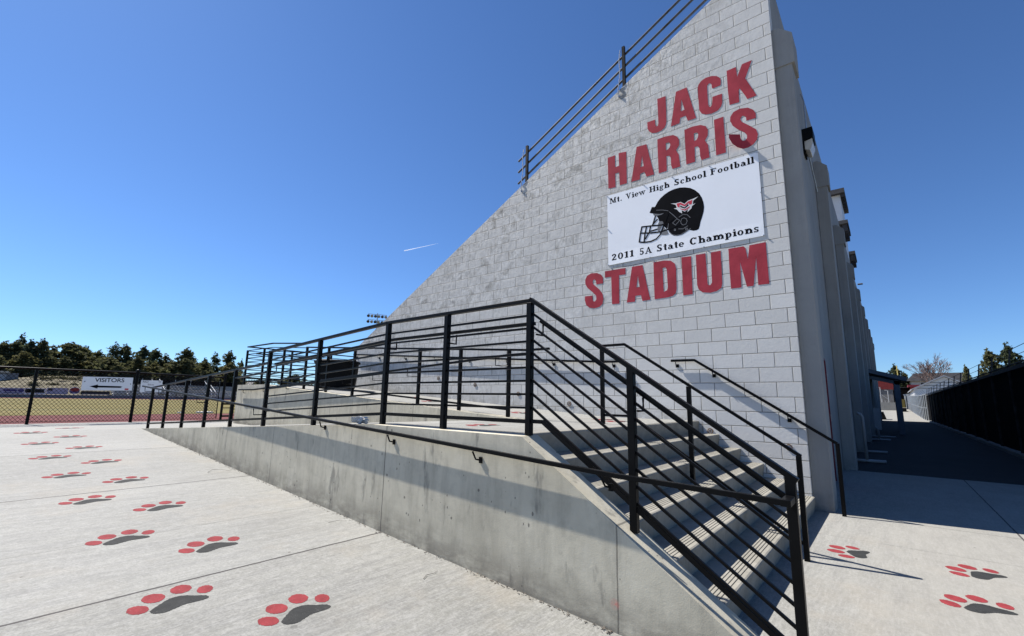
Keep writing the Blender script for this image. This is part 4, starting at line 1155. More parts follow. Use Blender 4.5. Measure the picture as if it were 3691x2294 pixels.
def tree_protos():
    for k, (pf, lf, nc, nl, sz) in enumerate([(0, 'leaf1', 190, 17, 0.33), (1, 'leaf1', 210, 17, 0.33), (4, 'leaf2', 190, 17, 0.31), (3, 'leaf2', 125, 15, 0.28), (4, 'leaf3', 190, 17, 0.31)]):
        mbc = crown_mesh(11 + 7 * k, 8.0, 2.6, PROFS[pf], nc, nl, sz)
        me = mbc.build('crown', M[lf], None, recalc=False)
        tk = MB().tube([(0, 0, -0.6), (0.05, 0, 2.0), (-0.05, 0.04, 4.5), (0, 0, 7.2)], 0.20, 7, 0.03)
        rnd = random.Random(k)
        for j in range(9):
            z = 1.2 + 0.6 * j; a = rnd.uniform(0, 6.28); L = 1.9 * (1 - z / 9)
            tk.tube([(0, 0, z), (L * .5 * math.cos(a), L * .5 * math.sin(a), z + .2), (L * math.cos(a), L * math.sin(a), z + .55)], 0.05, 5, 0.015)
        mt = tk.build('trunk', M['bark'], None, smooth=True)
        PROTO.append((me.data, mt.data))
        bpy.data.objects.remove(me); bpy.data.objects.remove(mt)
tree_protos()
def tree(kind, x, y, z0, top, width, label, group, rot=0.0, name='juniper_tree', cat='tree'):
    t = thing(name, label, cat, (x, y, z0), group)
    h = top - z0
    t.scale = (width / 5.2, width / 5.2, h / 8.2)
    t.rotation_euler = (0, 0, rot)
    for nm, me in (('crown', PROTO[kind][0]), ('trunk', PROTO[kind][1])):
        o = bpy.data.objects.new(nm, me); COL.objects.link(o); o.parent = t
    return t
# the row of junipers behind the field, left to right: (y, top z at x = -130)
rowt = [(-4.6, 11.6, 4.6, 2), (-2.2, 10.6, 4.4, 0), (-0.7, 11.0, 3.4, 0), (0.15, 12.7, 2.9, 3), (1.3, 11.3, 3.6, 2), (2.75, 11.6, 3.3, 0), (4.7, 10.4, 3.0, 4), (7.0, 11.7, 5.4, 1), (9.6, 11.2, 4.2, 2),
        (11.6, 10.4, 3.2, 0), (13.6, 12.0, 4.0, 3), (15.4, 11.9, 3.8, 0), (18.7, 12.0, 4.0, 2), (21.6, 11.8, 4.6, 0), (23.6, 10.6, 3.4, 4), (26.2, 12.1, 4.4, 0), (28.4, 11.7, 3.8, 3), (31.1, 10.3, 3.0, 2), (33.8, 11.9, 3.8, 3), (35.9, 12.4, 4.0, 0)]
desc = ['dark spreading pine cut off by the left edge of the photo, behind the field', 'short juniper beside the tree at the left edge, behind the shed', 'rounded juniper just left of the tallest tree behind the field',
        'tallest narrow pine in the tree row, behind the left of the field', 'bushy juniper just right of the tallest tree behind the field', 'pointed juniper above the nearest fence post',
        'small olive juniper between the pointed juniper and the broad dome shaped one', 'broad dome shaped dark juniper above the gap left of the arrow sign', 'ragged topped juniper above the left end of the arrow sign',
        'low juniper above the middle of the arrow sign', 'spiky twin topped tree, its left half, above the arrow sign', 'spiky twin topped tree, its right half, above the arrow sign',
        'dark pointed pine above the fence post with a ball cap', 'wide juniper above the smaller white notice', 'small olive juniper in front of the row, right of the smaller white notice',
        'tall juniper left of the sloping ramp handrail', 'pine with see through crown above the sloping ramp handrail', 'narrow short juniper at the right end of the dense row',
        'left one of the pair of open crowned pines standing apart right of the row', 'right one of the pair of open crowned pines standing apart right of the row']
rnd = random.Random(5)
for (y, top, w, k), d in zip(rowt, desc):
    tree(k, -130 + rnd.uniform(-3, 3), y, 2.2, top, w * 1.55, d, 'trees behind the field', rnd.uniform(0, 6.28))
low = [(-3.4, 8.2, 5.0, 0), (0.6, 8.6, 5.5, 4), (3.6, 8.4, 5.2, 1), (6.0, 8.2, 5.2, 0), (9.8, 8.6, 5.6, 4), (12.4, 9.0, 5.2, 1), (16.8, 9.0, 5.2, 0), (19.9, 8.2, 4.6, 4), (23.2, 8.6, 5.0, 4), (25.0, 9.4, 5.4, 1), (28.9, 9.0, 5.0, 0), (30.6, 7.8, 3.6, 2), (34.8, 9.2, 4.6, 4)]
ld = ['low bushy juniper in front of the row behind the shed', 'low olive juniper in front of the tallest tree', 'low juniper above the banner with violet writing', 'low juniper above the dark oval banner',
      'low olive juniper in front of the ragged topped juniper', 'low juniper above the left half of the arrow sign', 'low juniper in front of the spiky twin topped tree', 'low olive juniper right of the ball capped post',
      'low olive juniper above the smaller white notice', 'low wide juniper above the visitors bleachers', 'low juniper behind the end of the ramp handrail', 'low pine at the right end of the dense row', 'low olive juniper between the pair of open crowned pines']
for (y, top, w, k), d in zip(low, ld):
    tree(k, -124 + rnd.uniform(-2, 2), y, 1.6, top, w * 1.35, d, 'trees behind the field', rnd.uniform(0, 6.28))
beyond = [(40.0, 10.9, 2.2, 2), (54.5, 7.7, 7.4, 1), (61.2, 5.4, 3.0, 0), (67.5, 7.6, 5.2, 3), (78.0, 7.2, 5.0, 2), (45.0, 6.0, 4.5, 1), (83.0, 6.0, 5.0, 1)]
bd = ['slim pine rising behind the corner of the high platform railing', 'broad juniper seen through the ramp railing, left of the black bin', 'small tree seen through the ramp railing between the two larger ones',
      'pointed pine seen through the ramp railing close to the black bin', 'tree half hidden behind the black bin', 'low bush like tree behind the platform railing posts', 'tree between the black bin and the block wall']
for (y, top, w, k), d in zip(beyond, bd):
    tree(k, -132, y, 0.4, top, w, d, 'trees behind the platform', rnd.uniform(0, 6.28))

# ------------------------------------------------------------------ far side of the field
hm = MB()
hx = [-99.5, -104, -110, -117, -126, -160, -300, -900]
hz0 = [0.5, 1.5, 2.9, 3.9, 3.0, 2.0, 1.0, 0.4]
hy = [-420, -200, -60, -30, -12, -4, 2, 6, 10, 14, 20, 28, 40, 60, 120, 420]
hk = [0.6, 0.6, 0.7, 0.7, 0.75, 0.8, 1.05, 1.12, 1.1, 1.0, 0.85, 0.75, 0.4, 0.25, 0.2, 0.2]
v = [(x, y, max(0.3, z * k) if i else 0.46) for i, (x, z) in enumerate(zip(hx, hz0)) for y, k in zip(hy, hk)]
n = len(hy)
hm.add(v, [(i * n + j, i * n + j + 1, (i + 1) * n + j + 1, (i + 1) * n + j) for i in range(len(hx) - 1) for j in range(n - 1)])
tag(hm.build('hill', M['hill'], smooth=True), kind='structure')
shr = random.Random(3)
sp = [(-113, 1.9, .9), (-112, 2.9, 1.0), (-114, 3.8, .9), (-111, 4.6, .8), (-113, 5.5, 1.0), (-112, 6.6, .9), (-114, 7.6, .8), (-113, 9.4, .8), (-112, 11.2, .9), (-108, 3.3, .7), (-108, 5.9, .7), (-109, 8.4, .7), (-108, 1.2, .7), (-113, 24.5, .9), (-112, 27.5, 1.0), (-113, 30.5, .9)]
sd = ['leftmost pale scrub bush right of the nearest fence post', 'pale scrub bush on the slope, second from the fence post', 'pale scrub bush on the slope, third from the fence post', 'small scrub bush high on the slope above the dark oval banner',
      'round scrub bush on the slope above the pale blue banner', 'scrub bush on the slope above the round red sign', 'small scrub bush on the slope just left of the arrow sign', 'scrub bush behind the top edge of the arrow sign',
      'scrub bush behind the right end of the arrow sign', 'low scrub bush above the dark oval banner', 'low scrub bush above the pale blue banner', 'low scrub bush above the round red sign', 'low scrub bush above the violet lettered banner',
      'scrub bush behind the left of the visitors bleachers', 'scrub bush behind the middle of the visitors bleachers', 'scrub bush behind the right of the visitors bleachers']
for (x, y, r), d in zip(sp, sd):
    mb = MB()
    z = 3.5 if x < -110 else 2.4
    for k in range(16):
        leaf_quads(mb, (x + shr.gauss(0, .3) * r, y + shr.gauss(0, .5) * r, z + abs(shr.gauss(0, .35)) * r + .1), 0.35 * r, 10, 0.16, shr)
    tag(mb.build('shrub', M['sage'], recalc=False), d, 'shrub', 'scrub bushes on the slope')

vw = MB().box((-97.4, -60, 0.4), (-97.0, 34, 0.98))
tag(vw.build('curb_wall', M['curbgrey']), 'long low grey blue wall along the far side of the field', 'wall')
def banner(y0, y1, z0, z1, base, label, deco):
    t = thing('banner', label, 'banner', (-96.95, (y0 + y1) / 2, z0), 'sponsor banners on the far wall')
    MB().box((-96.98, y0, z0), (-96.94, y1, z1)).build('sheet', M[base], t)
    for nm, m, polys in deco:
        mb = MB()
        for q in polys:
            mb.prism(q, [], YZ(-96.94), 0.02, 0.002)
        mb.build(nm, M[m], t)
rect = lambda a, b, c_, d: [(a, b), (c_, b), (c_, d), (a, d)]
def oval(cy, cz, ry, rz, n=24): return [(cy + ry * math.cos(2 * math.pi * k / n), cz + rz * math.sin(2 * math.pi * k / n)) for k in range(n)]
banner(-3.6, -0.52, 1.0, 1.88, 'blueban', 'pale banner with violet marks left of the nearest fence post', [('mark', 'purple', [rect(-2.55, 1.38, -1.25, 1.68), oval(-0.85, 1.52, .28, .24), rect(-2.4, 1.14, -.95, 1.22)])])
banner(-0.50, 1.70, 1.0, 1.90, 'white', 'white banner with a dark rounded bar behind the nearest fence post', [('mark', 'darkban', [oval(-0.2, 1.52, .28, .30), rect(-.2, 1.24, 1.5, 1.80)]), ('stripe', 'tan', [rect(-.3, 1.44, 1.45, 1.58)])])
banner(1.74, 4.05, 1.05, 2.0, 'blueban', 'pale blue banner with a small dark flag, right of the dark bar banner', [('mark', 'darkban', [rect(1.85, 1.58, 2.35, 1.92)])])
t = thing('banner', 'round red and white sign standing on the far wall left of the arrow sign', 'banner', (-96.9, 4.8, 1.1), 'sponsor banners on the far wall')
MB().prism(oval(4.75, 1.65, .62, .55), [], YZ(-96.96), 0.05, 0).build('sheet', M['white'], t)
MB().prism(oval(4.75, 1.80, .52, .30), [], YZ(-96.91), 0.03, 0.002).build('mark', M['siding'], t)
MB().prism(rect(4.25, 1.30, 5.25, 1.55), [], YZ(-96.91), 0.03, 0.002).build('stripe', M['purple'], t)
banner(5.5, 8.9, 1.08, 1.62, 'darkban', 'long dark board below the arrow sign', [('stripe', 'white', [rect(5.6, 1.10, 8.8, 1.17)])])

bl = thing('bleachers', 'grey aluminium visitors bleachers across the field, seen through the chain link fence', 'bleachers', (-99, 18, 1.0))
for k in range(7):
    mb = MB().box((-97.9 - 0.72 * k, 9.4, 1.25 + 0.29 * k), (-98.2 - 0.72 * k, 28.5, 1.30 + 0.29 * k))
    mb.box((-97.6 - 0.72 * k, 9.4, 1.0 + 0.29 * k), (-97.9 - 0.72 * k, 28.5, 1.04 + 0.29 * k))
    mb.box((-98.21 - 0.72 * k, 9.4, 1.02 + 0.29 * k), (-98.24 - 0.72 * k, 28.5, 1.22 + 0.29 * k))
    mb.build('bench_row', M['alu'], bl)
fr_ = MB()
for y in [9.5 + 1.9 * k for k in range(11)]:
    fr_.bar((-97.5, y, 0.95), (-102.6, y, 3.0), 0.08, 0.1).box((-102.6, y - 0.04, 0.5), (-102.5, y + 0.04, 3.0)).box((-97.7, y - 0.04, 0.98), (-97.6, y + 0.04, 2.0))
fr_.box((-97.66, 9.5, 1.95), (-97.62, 28.5, 2.0)).box((-97.66, 9.5, 1.5), (-97.62, 28.5, 1.55))
fr_.build('frame', M['galv'], bl)
for y in (15.2, 16.3, 23.4, 24.0):
    MB().bar((-97.6, y, 1.9), (-102.4, y, 4.0), 0.09, 0.09).box((-97.65, y - .04, 1.0), (-97.55, y + .04, 1.95)).build('stair_rail', M['white'], bl)
bf = thing('chain_link_fence', 'dark fence along the back of the visitors bleachers', 'fence', (-103.4, 18, 3.0))
for k in range(9):
    MB().tube([(-103.4, 9.2 + 2.45 * k, 0.5), (-103.4, 9.2 + 2.45 * k, 4.15)], 0.045, 6).build('post', M['galv'], bf)
mb = MB().tube([(-103.4, 9.2, 4.12), (-103.4, 28.8, 4.12)], 0.03, 6)
mb.box((-103.46, 9.2, 3.05), (-103.42, 28.8, 3.95))
mb.build('screen', M['fabric'], bf)

sh = thing('shed', 'small grey shed with a pale roof at the left edge behind the field', 'shed', (-116, -2, 2.8))
MB().box((-118, -4.6, 2.4), (-115, -0.35, 4.45)).build('wall', M['curbgrey'], sh)
MB().prism([(-5.0, 4.451), (-1.3, 4.451), (-1.5, 4.72), (-5.0, 4.85)], [], YZ(-118.3), 3.6, 0).build('roof', M['tan'], sh)
MB().box((-114.99, -3.6, 2.8), (-114.95, -1.75, 4.2)).build('door', M['alu'], sh)
hu = thing('house', 'distant house with a grey gable roof seen through the ramp railing', 'house', (-135, 47, 0))
MB().prism([(43.0, 0.3), (49.5, 0.3), (49.5, 3.2), (46.2, 5.2), (43.0, 3.2)], [], YZ(-143), 7, 0).build('wall', M['white'], hu)
MB().prism([(42.6, 3.1), (46.2, 5.25), (49.9, 3.1), (49.9, 3.35), (46.2, 5.55), (42.6, 3.35)], [], YZ(-143.3), 7.6, 0).build('roof', M['roofgrey'], hu)
hu = thing('house', 'low distant house with a dark roof seen left of the black bin', 'house', (-140, 62, 0))
MB().box((-146, 57, 0.3), (-138, 74, 2.4)).build('wall', M['tan'], hu)
MB().prism([(56.3, 2.3), (74.8, 2.3), (71.0, 4.0), (60.0, 4.0)], [], YZ(-147), 10, 0).build('roof', M['roofgrey'], hu)

lm = thing('light_tower', 'stadium light mast with two rows of lamps beyond the raking block wall', 'light', (-74.4, 42.25, 0))
pole = Vector((-74.4, 42.25, 0))
dirx = Vector((0.46, 0.89, 0)).normalized()
MB().tube([pole, pole + Vector((0, 0, 17.4))], 0.20, 8, 0.10).build('pole', M['galv'], lm)
for z in (17.15, 16.05):
    MB().bar(pole - dirx * 1.75 + Vector((0, 0, z)), pole + dirx * 1.75 + Vector((0, 0, z)), 0.09, 0.09).build('crossarm', M['galv'], lm)
    for k in range(6):
        c_ = pole + dirx * (-1.6 + 0.64 * k) + Vector((0, 0, z - 0.30))
        q = MB()
        ax = Vector((0.55, -0.62, -0.5)).normalized()
        q.tube([c_ - ax * 0.22, c_ - ax * 0.05, c_ + ax * 0.26], 0.12, 9, 0.29)
        q.bar(c_ - ax * 0.1, c_ - ax * 0.1 + Vector((0, 0, 0.32)), 0.05, 0.05)
        q.build('lamp', M['alu' if k % 2 else 'dust'], lm)

# thin vapour trail high in the sky
a = Vector((-0.771, 0.558, 0.308)) * 1500 + Vector((0.9, -7, 1.3))
b = Vector((-0.722, 0.609, 0.329)) * 1500 + Vector((0.9, -7, 1.3))
tag(MB().tube([a, a.lerp(b, 0.25), a.lerp(b, 0.6), b], 1.6, 8, 0.25).build('vapour_trail', M['cloud'], smooth=True), 'thin white vapour trail in the blue sky left of the block wall', 'vapour trail')

# ------------------------------------------------------------------ chain link fence by the field
XF = -14.35
def ground_f(y): return 0.6
fn = thing('chain_link_fence', 'black chain link fence between the pavement and the field', 'fence', (XF, -6, 0.6))
fy = [-13.2, -11.37, -9.55, -7.73, -5.91, -4.09]
for y in fy:
    tall = 1.94 if y == -4.09 else 1.86
    r = 0.036 if y == -4.09 else 0.030
    m_ = MB().tube([(XF, y, 0.58), (XF, y, tall - 0.03)], r, 10)
    m_.lathe((XF, y, tall - 0.04), [(r + 0.008, 0.0), (r + 0.010, 0.02), (r * 0.8, 0.045), (0.006, 0.056)], 10)
    m_.build('post', BK, fn, smooth=False)
def links(y0, y1, z0, z1, x, par, s=0.076):
    mb = MB()
    r = 0.0034
    def clip(c, sg_):
        # line z = sg*(y) + c inside the rectangle
        pts = []
        for y in (y0, y1):
            z = sg_ * 1.15 * y + c
            if z0 <= z <= z1: pts.append((y, z))
        for z in (z0, z1):
            y = (z - c) / (sg_ * 1.15)
            if y0 < y < y1: pts.append((y, z))
        return pts[:2] if len(pts) >= 2 else None
    for sg_ in (1, -1):
        lo = min(z0 - sg_ * 1.15 * y for y in (y0, y1)); hi = max(z1 - sg_ * 1.15 * y for y in (y0, y1))
        c_ = lo
        while c_ < hi:
            p = clip(c_, sg_)
            if p and abs(p[0][0] - p[1][0]) > 0.004:
                dx = 0.004 * sg_
                a_, b_ = Vector((x + dx, p[0][0], p[0][1])), Vector((x + dx, p[1][0], p[1][1]))
                mb.bar(a_, b_, 2 * r, 2 * r)
            c_ += s * 1.15
    return mb.build('mesh', BK, par, recalc=False)
for a_, b_ in zip(fy[2:-1], fy[3:]):
    links(a_ + 0.03, b_ - 0.03, 0.63, 1.82, XF, fn)
links(-4.05, -2.19, 0.63, 1.83, XF, fn)
MB().tube([(XF, fy[0], 1.845), (XF, -4.12, 1.865)], 0.021, 8).build('top_rail', BK, fn)
MB().tube([(XF, -4.06, 1.862), (XF, -2.06, 1.842)], 0.021, 8).build('top_rail', BK, fn)
MB().tube([(XF, fy[0], 0.66), (XF, -2.1, 0.66)], 0.004, 5).build('bottom_wire', BK, fn)
MB().tube([(XF, -2.17, 0.66), (XF, -2.17, 1.845)], 0.014, 8).build('brace', BK, fn)

gt = thing('gate', 'black chain link gate with two ball capped posts beside the ramp wall', 'gate', (XF, -1.6, 0.6))
for y, t_ in ((-2.05, 1.93), (-1.80, 1.92)):
    m_ = MB().tube([(XF, y, 0.58), (XF, y, t_)], 0.034, 10)
    m_.lathe((XF, y, t_ - 0.01), [(0.042, 0.0), (0.044, 0.02), (0.03, 0.045), (0.006, 0.056)], 10)
    m_.build('post', BK, gt)
MB().box((XF - 0.02, -2.02, 1.05), (XF + 0.03, -1.83, 1.10)).box((XF - 0.02, -2.02, 0.70), (XF + 0.03, -1.83, 0.75)).build('latch', BK, gt)
links(-1.76, -0.6, 0.63, 1.82, XF, gt)
MB().tube([(XF, -1.8, 1.85), (XF, -0.5, 1.85)], 0.021, 8).build('frame', BK, gt)

# signs on the fence
def text_mesh(s, size, to3, name, m, par, bold=0.0, align='CENTER'):
    cu = bpy.data.curves.new(name, 'FONT')
    cu.body = s; cu.size = size; cu.align_x = align; cu.offset = bold
    ob = bpy.data.objects.new(name, cu); COL.objects.link(ob)
    dg = bpy.context.evaluated_depsgraph_get()
    me = bpy.data.meshes.new_from_object(ob.evaluated_get(dg))
    bpy.data.objects.remove(ob)
    off = Vector(par['_base']) if '_base' in par else Vector((0, 0, 0))
    for v_ in me.vertices:
        v_.co = Vector(to3(v_.co.x, v_.co.y)) - off
    me.materials.clear(); me.materials.append(m)
    o = bpy.data.objects.new(name, me); COL.objects.link(o); o.parent = par
    return o
XS = XF + 0.034
vs = thing('direction_sign', 'white sign reading VISITORS above a black arrow pointing left, on the chain link fence', 'sign', (XS, -4.65, 1.4))
q = [(-5.12, 1.385), (-4.165, 1.405), (-4.175, 1.735), (-5.125, 1.715)]
MB().prism(q, [], YZ(XS), 0.004, 0).build('panel', M['sign'], vs)
text_mesh('VISITORS', 0.135, lambda u, v_: (XS + 0.0052, -4.62 + u * 1.02, 1.605 + v_ + u * 0.02), 'lettering', M['ink'], vs, 0.002)
ar = [(-4.98, 1.484), (-4.83, 1.535), (-4.83, 1.507), (-4.36, 1.508), (-4.40, 1.487), (-4.36, 1.466), (-4.83, 1.462), (-4.83, 1.434)]
MB().prism(ar, [], YZ(XS), 0.0058, 0.0041).build('arrow', M['ink'], vs)
MB().prism(rect(-4.31, 1.415, -4.235, 1.455), [], YZ(XS), 0.0058, 0.0041).build('emblem', M['inkred'], vs)
for y, z in ((-5.08, 1.60), (-4.21, 1.57)):
    MB().prism(oval(y, z, .012, .010, 10), [], YZ(XS), 0.012, 0.0041).build('bolt', M['ink'], vs)
nb = thing('notice_sign', 'small white notice with a list of forbidden things on the gate', 'sign', (XS, -3.78, 1.4))
q = [(-4.0, 1.37), (-3.545, 1.38), (-3.55, 1.685), (-4.005, 1.68)]
MB().prism(q, [], YZ(XS), 0.004, 0).build('panel', M['sign'], nb)
text_mesh('NO', 0.075, lambda u, v_: (XS + 0.0052, -3.97 + u, 1.615 + v_), 'lettering', M['ink'], nb, 0.0, 'LEFT')
text_mesh('Bikes', 0.066, lambda u, v_: (XS + 0.0052, -3.86 + u, 1.548 + v_), 'lettering', M['inkgrey'], nb, 0.0, 'LEFT')
MB().prism([(-3.63, 1.64), (-3.58, 1.64), (-3.575, 1.665), (-3.605, 1.652), (-3.635, 1.665)], [], YZ(XS), 0.0058, 0.0041).build('emblem', M['ink'], nb)

# papers lying on the grass
tag(MB().prism([(-24.2, -0.55), (-24.0, -0.62), (-23.8, -0.5), (-23.85, -0.42), (-24.1, -0.40)], [], FLOOR, 0.55, 0.508).build('paper_sheet', M['white']), 'small white sheet lying on the grass near the track', 'paper')
tag(MB().prism([(-24.3, 0.18), (-24.0, 0.1), (-23.6, 0.35), (-23.8, 0.72), (-24.2, 0.7)], [], FLOOR, 0.56, 0.508).build('paper_sheet', M['white']), 'larger white sheet lying on the grass, right of the small one', 'paper')

# ------------------------------------------------------------------ small things on the ramps
bn = thing('bin', 'black plastic bin standing on the upper ramp behind the railing', 'bin', (-9.9, -1.15, 1.55))
zb = upper_z(-9.9)
b_ = MB().lathe((-9.9, -1.05, zb), [(0.43, 0.0), (0.46, 0.02), (0.50, 0.35), (0.515, 0.62), (0.54, 0.625), (0.54, 0.67)], 24)
b_.build('body', M['plastic'], bn, smooth=False)
MB().lathe((-9.9, -1.05, zb), [(0.552, 0.64), (0.552, 0.675), (0.5, 0.70), (0.1, 0.715)], 24).build('lid', M['plastic'], bn)
def crumple(c, s, seed, name, label, m):
    rn = random.Random(seed)
    import bmesh
    bm = bmesh.new()
    bmesh.ops.create_icosphere(bm, subdivisions=3, radius=1)
    for v_ in bm.verts:
        n_ = v_.co.normalized()
        k = 0.8 + 0.35 * math.sin(n_.x * 5 + seed) * math.sin(n_.y * 6) + rn.uniform(-.13, .13)
        v_.co = Vector((n_.x * k * s[0], n_.y * k * s[1], max(-0.9, n_.z * k) * s[2]))
    me = bpy.data.meshes.new(name); bm.to_mesh(me); bm.free()
    me.materials.append(m)
    o = bpy.data.objects.new(name, me); COL.objects.link(o); o.location = c
    tag(o, label, 'litter')
crumple((-3.72, -4.17, ramp_z(-3.72) + 0.045), (0.13, 0.07, 0.05), 4, 'plastic_bag', 'crumpled grey and white bag lying on the ramp behind the front railing', M['paper'])
def twig(pts, label, r=0.004):
    tag(MB().tube(pts, r, 5, r * 0.5).build('twig', M['twig']), label, 'twig')
def P_(x, y, h=0.006): return (x, y, plaza_z(x) + h)
twig([P_(-1.78, -4.80), P_(-1.81, -4.75, .008), P_(-1.80, -4.69), P_(-1.82, -4.64)], 'bent dry twig on the pavement in front of the concrete wall', 0.0022)
twig([P_(-6.20, -4.80), P_(-6.30, -4.72, .015), P_(-6.26, -4.64, .02), P_(-6.12, -4.55, .01)], 'long dry stalk on the pavement at the foot of the concrete wall', 0.0022)
twig([P_(-3.33, -4.67), P_(-3.30, -4.60, .015), P_(-3.26, -4.52)], 'short twig beside the wall where the black joint meets it', 0.0018)
# leaf litter caught along the foot of the wall
lt_ = MB(); rn = random.Random(8)
for k in range(420):
    x = -0.5 - 10 * rn.random() ** 1.5
    y = -4.455 - abs(rn.gauss(0, 0.018))
    z = plaza_z(x) + rn.uniform(0.002, 0.010)
    a_ = Vector((rn.gauss(0, 1), rn.gauss(0, 1), rn.gauss(0, .3))).normalized() * rn.uniform(.004, .013)
    b2 = a_.cross(Vector((rn.gauss(0, .4), rn.gauss(0, .4), 1))).normalized() * rn.uniform(.003, .007)
    p_ = Vector((x, y, z))
    lt_.add([p_ - a_, p_ - b2, p_ + a_, p_ + b2], [(0, 1, 2, 3)])
tag(lt_.build('leaf_litter', M['twig'], recalc=False), 'dry leaf crumbs along the foot of the front concrete wall', 'leaf litter', kind='stuff')

# ------------------------------------------------------------------ service alley
pf = thing('privacy_fence', 'tall fence covered with black screen fabric along the shaded alley', 'fence', (3.7, 25, 0))
ys = [6.0 + 2.97 * k for k in range(16)]
for y in ys:
    MB().tube([(3.64, y, 0), (3.64, y, 2.55)], 0.036, 8).build('post', M['blackpipe'], pf)
fb = MB()
N = 90
rn = random.Random(2)
vv = []
for k in range(N + 1):
    y = 4.5 + (51.4 - 4.5) * k / N
    sg_ = 0.03 * math.sin(math.pi * ((y - 6.0) / 2.97)) ** 2
    vv += [(3.70 + 0.02 * math.sin(k * 1.3), y, 0.06), (3.70 + 0.025 * math.sin(k * 0.9 + 1), y, 1.3), (3.70, y, 2.50 - sg_)]
fb.add(vv, [(3 * k + j, 3 * k + 3 + j, 3 * k + 4 + j, 3 * k + 1 + j) for k in range(N) for j in (0, 1)])
fb.build('fabric', M['fabric'], pf, smooth=True, recalc=False)
mb = MB().tube([(3.66, 4.5, 2.545), (3.66, 51.4, 2.545)], 0.024, 8)
mb.box((3.60, 4.5, 2.38), (3.625, 51.4, 2.48))
mb.build('top_rail', M['dust'], pf)
for y in ys:
    MB().bar((3.66, y, 2.55), (3.72, y, 3.0), 0.04, 0.04).build('wire_arm', M['dust'], pf)
wr = MB()
for z in (2.78, 2.98):
    wr.tube([(3.7, 4.5, z), (3.7, 51.4, z)], 0.008, 5)
wr.build('wire', M['dust'], pf)
MB().box((3.52, 4.5, -0.02), (3.9, 51.4, 0.10)).build('curb', M['cement'], pf)

sf = thing('slatted_fence', 'sunlit grey slatted fence continuing the black fence down the alley', 'fence', (3.7, 80, 0))
def az_(y): return 0.0 if y < 60 else (y - 60) * 0.65 / 40 if y < 100 else 0.65 + (y - 100) * 0.7 / 40
for k in range(26):
    y = 51.8 + 3.2 * k
    MB().tube([(3.62, y, az_(y)), (3.62, y, az_(y) + 2.6)], 0.05, 8).bar((3.62, y, az_(y) + 2.6), (3.40, y, az_(y) + 2.95), 0.05, 0.05).build('post', M['galv'], sf)
sl_ = MB()
y = 51.6
while y < 132:
    sl_.box((3.69, y, az_(y) + 0.05), (3.71, y + 0.20, az_(y) + 2.55))
    y += 0.24
sl_.build('slats', M['slat'], sf)
mb = MB()
for a_, b_ in ((51.5, 60), (60, 100), (100, 134)):
    mb.bar((3.63, a_, az_(a_) + 2.58), (3.63, b_, az_(b_) + 2.58), 0.05, 0.05).bar((3.63, a_, az_(a_) + 1.25), (3.63, b_, az_(b_) + 1.25), 0.04, 0.04)
mb.build('rail', M['galv'], sf)

cn = thing('canopy', 'grey lean to roof on a square post built against the shaded side wall', 'canopy', (0.7, 24, 0))
def slope(y0, y1, x0, z0, x1, z1, th):
    return MB().prism([(x0, z0), (x1, z1), (x1, z1 - th), (x0, z0 - th)], [], lambda u, v_, d: (u, d, v_), y0, y1)
slope(21.9, 27.0, 0.002, 3.22, 1.62, 2.72, 0.10).build('roof', M['roof'], cn)
slope(21.80, 21.897, 0.002, 3.24, 1.62, 2.74, 0.20).build('fascia', M['timber'], cn)
slope(22.05, 22.25, 0.002, 2.92, 1.34, 2.54, 0.17).build('beam', M['timber'], cn)
for y in (22.05, 26.6):
    MB().box((1.12, y, 0), (1.34, y + 0.22, 2.62)).build('post', M['timber'], cn)

def pipe_stand(y, x, h, label):
    t = thing('pipe_stand', label, 'stand', (x, y, 0), 'white pipe stands in the alley')
    MB().tube([(x - 0.30, y - 0.03, 0.035), (x + 0.36, y + 0.04, 0.035)], 0.035, 10).build('base', M['pvc'], t, smooth=True)
    MB().tube([(x, y, 0.06), (x, y, h), (x - 0.03, y - 0.02, h + 0.07), (x - 0.10, y, h + 0.10)], 0.034, 10).build('upright', M['pvc'], t, smooth=True)
    return t
pipe_stand(6.95, 0.33, 1.05, 'nearest white pipe stand on the alley floor beside the buttress')
t = thing('pipe_stand', 'white pipe lying on the alley floor behind the nearest pipe stand', 'stand', (0.35, 9.95, 0), 'white pipe stands in the alley')
MB().tube([(0.02, 9.9, 0.03), (0.70, 10.0, 0.03)], 0.032, 10).build('base', M['pvc'], t, smooth=True)
t = pipe_stand(16.2, 0.42, 0.4, 'farther white pipe stand carrying a pale board, before the canopy')
MB().box((0.33, 16.18, 0.42), (0.54, 16.22, 1.25)).build('board', M['pvc'], t)
t = thing('pipe_stand', 'white pipe lying on the alley floor under the canopy edge', 'stand', (0.5, 18.6, 0), 'white pipe stands in the alley')
MB().tube([(0.05, 18.6, 0.03), (0.95, 18.7, 0.03)], 0.032, 10).build('base', M['pvc'], t, smooth=True)
rb = thing('crate', 'dark box against the wall at the sunlit end of the alley', 'crate', (0.0, 53, 0))
MB().prism([(-1.2, 0.0), (0.45, 0.0), (0.25, 0.75), (-1.2, 0.85)], [], lambda u, v_, d: (u, d, v_), 53, 56).build('body', M['plastic'], rb, bevel=0.02)
MB().prism([(-1.2, 0.852), (0.25, 0.752), (0.27, 0.80), (-1.2, 0.90)], [], lambda u, v_, d: (u, d, v_), 52.95, 56.05).build('lid', M['cement'], rb)

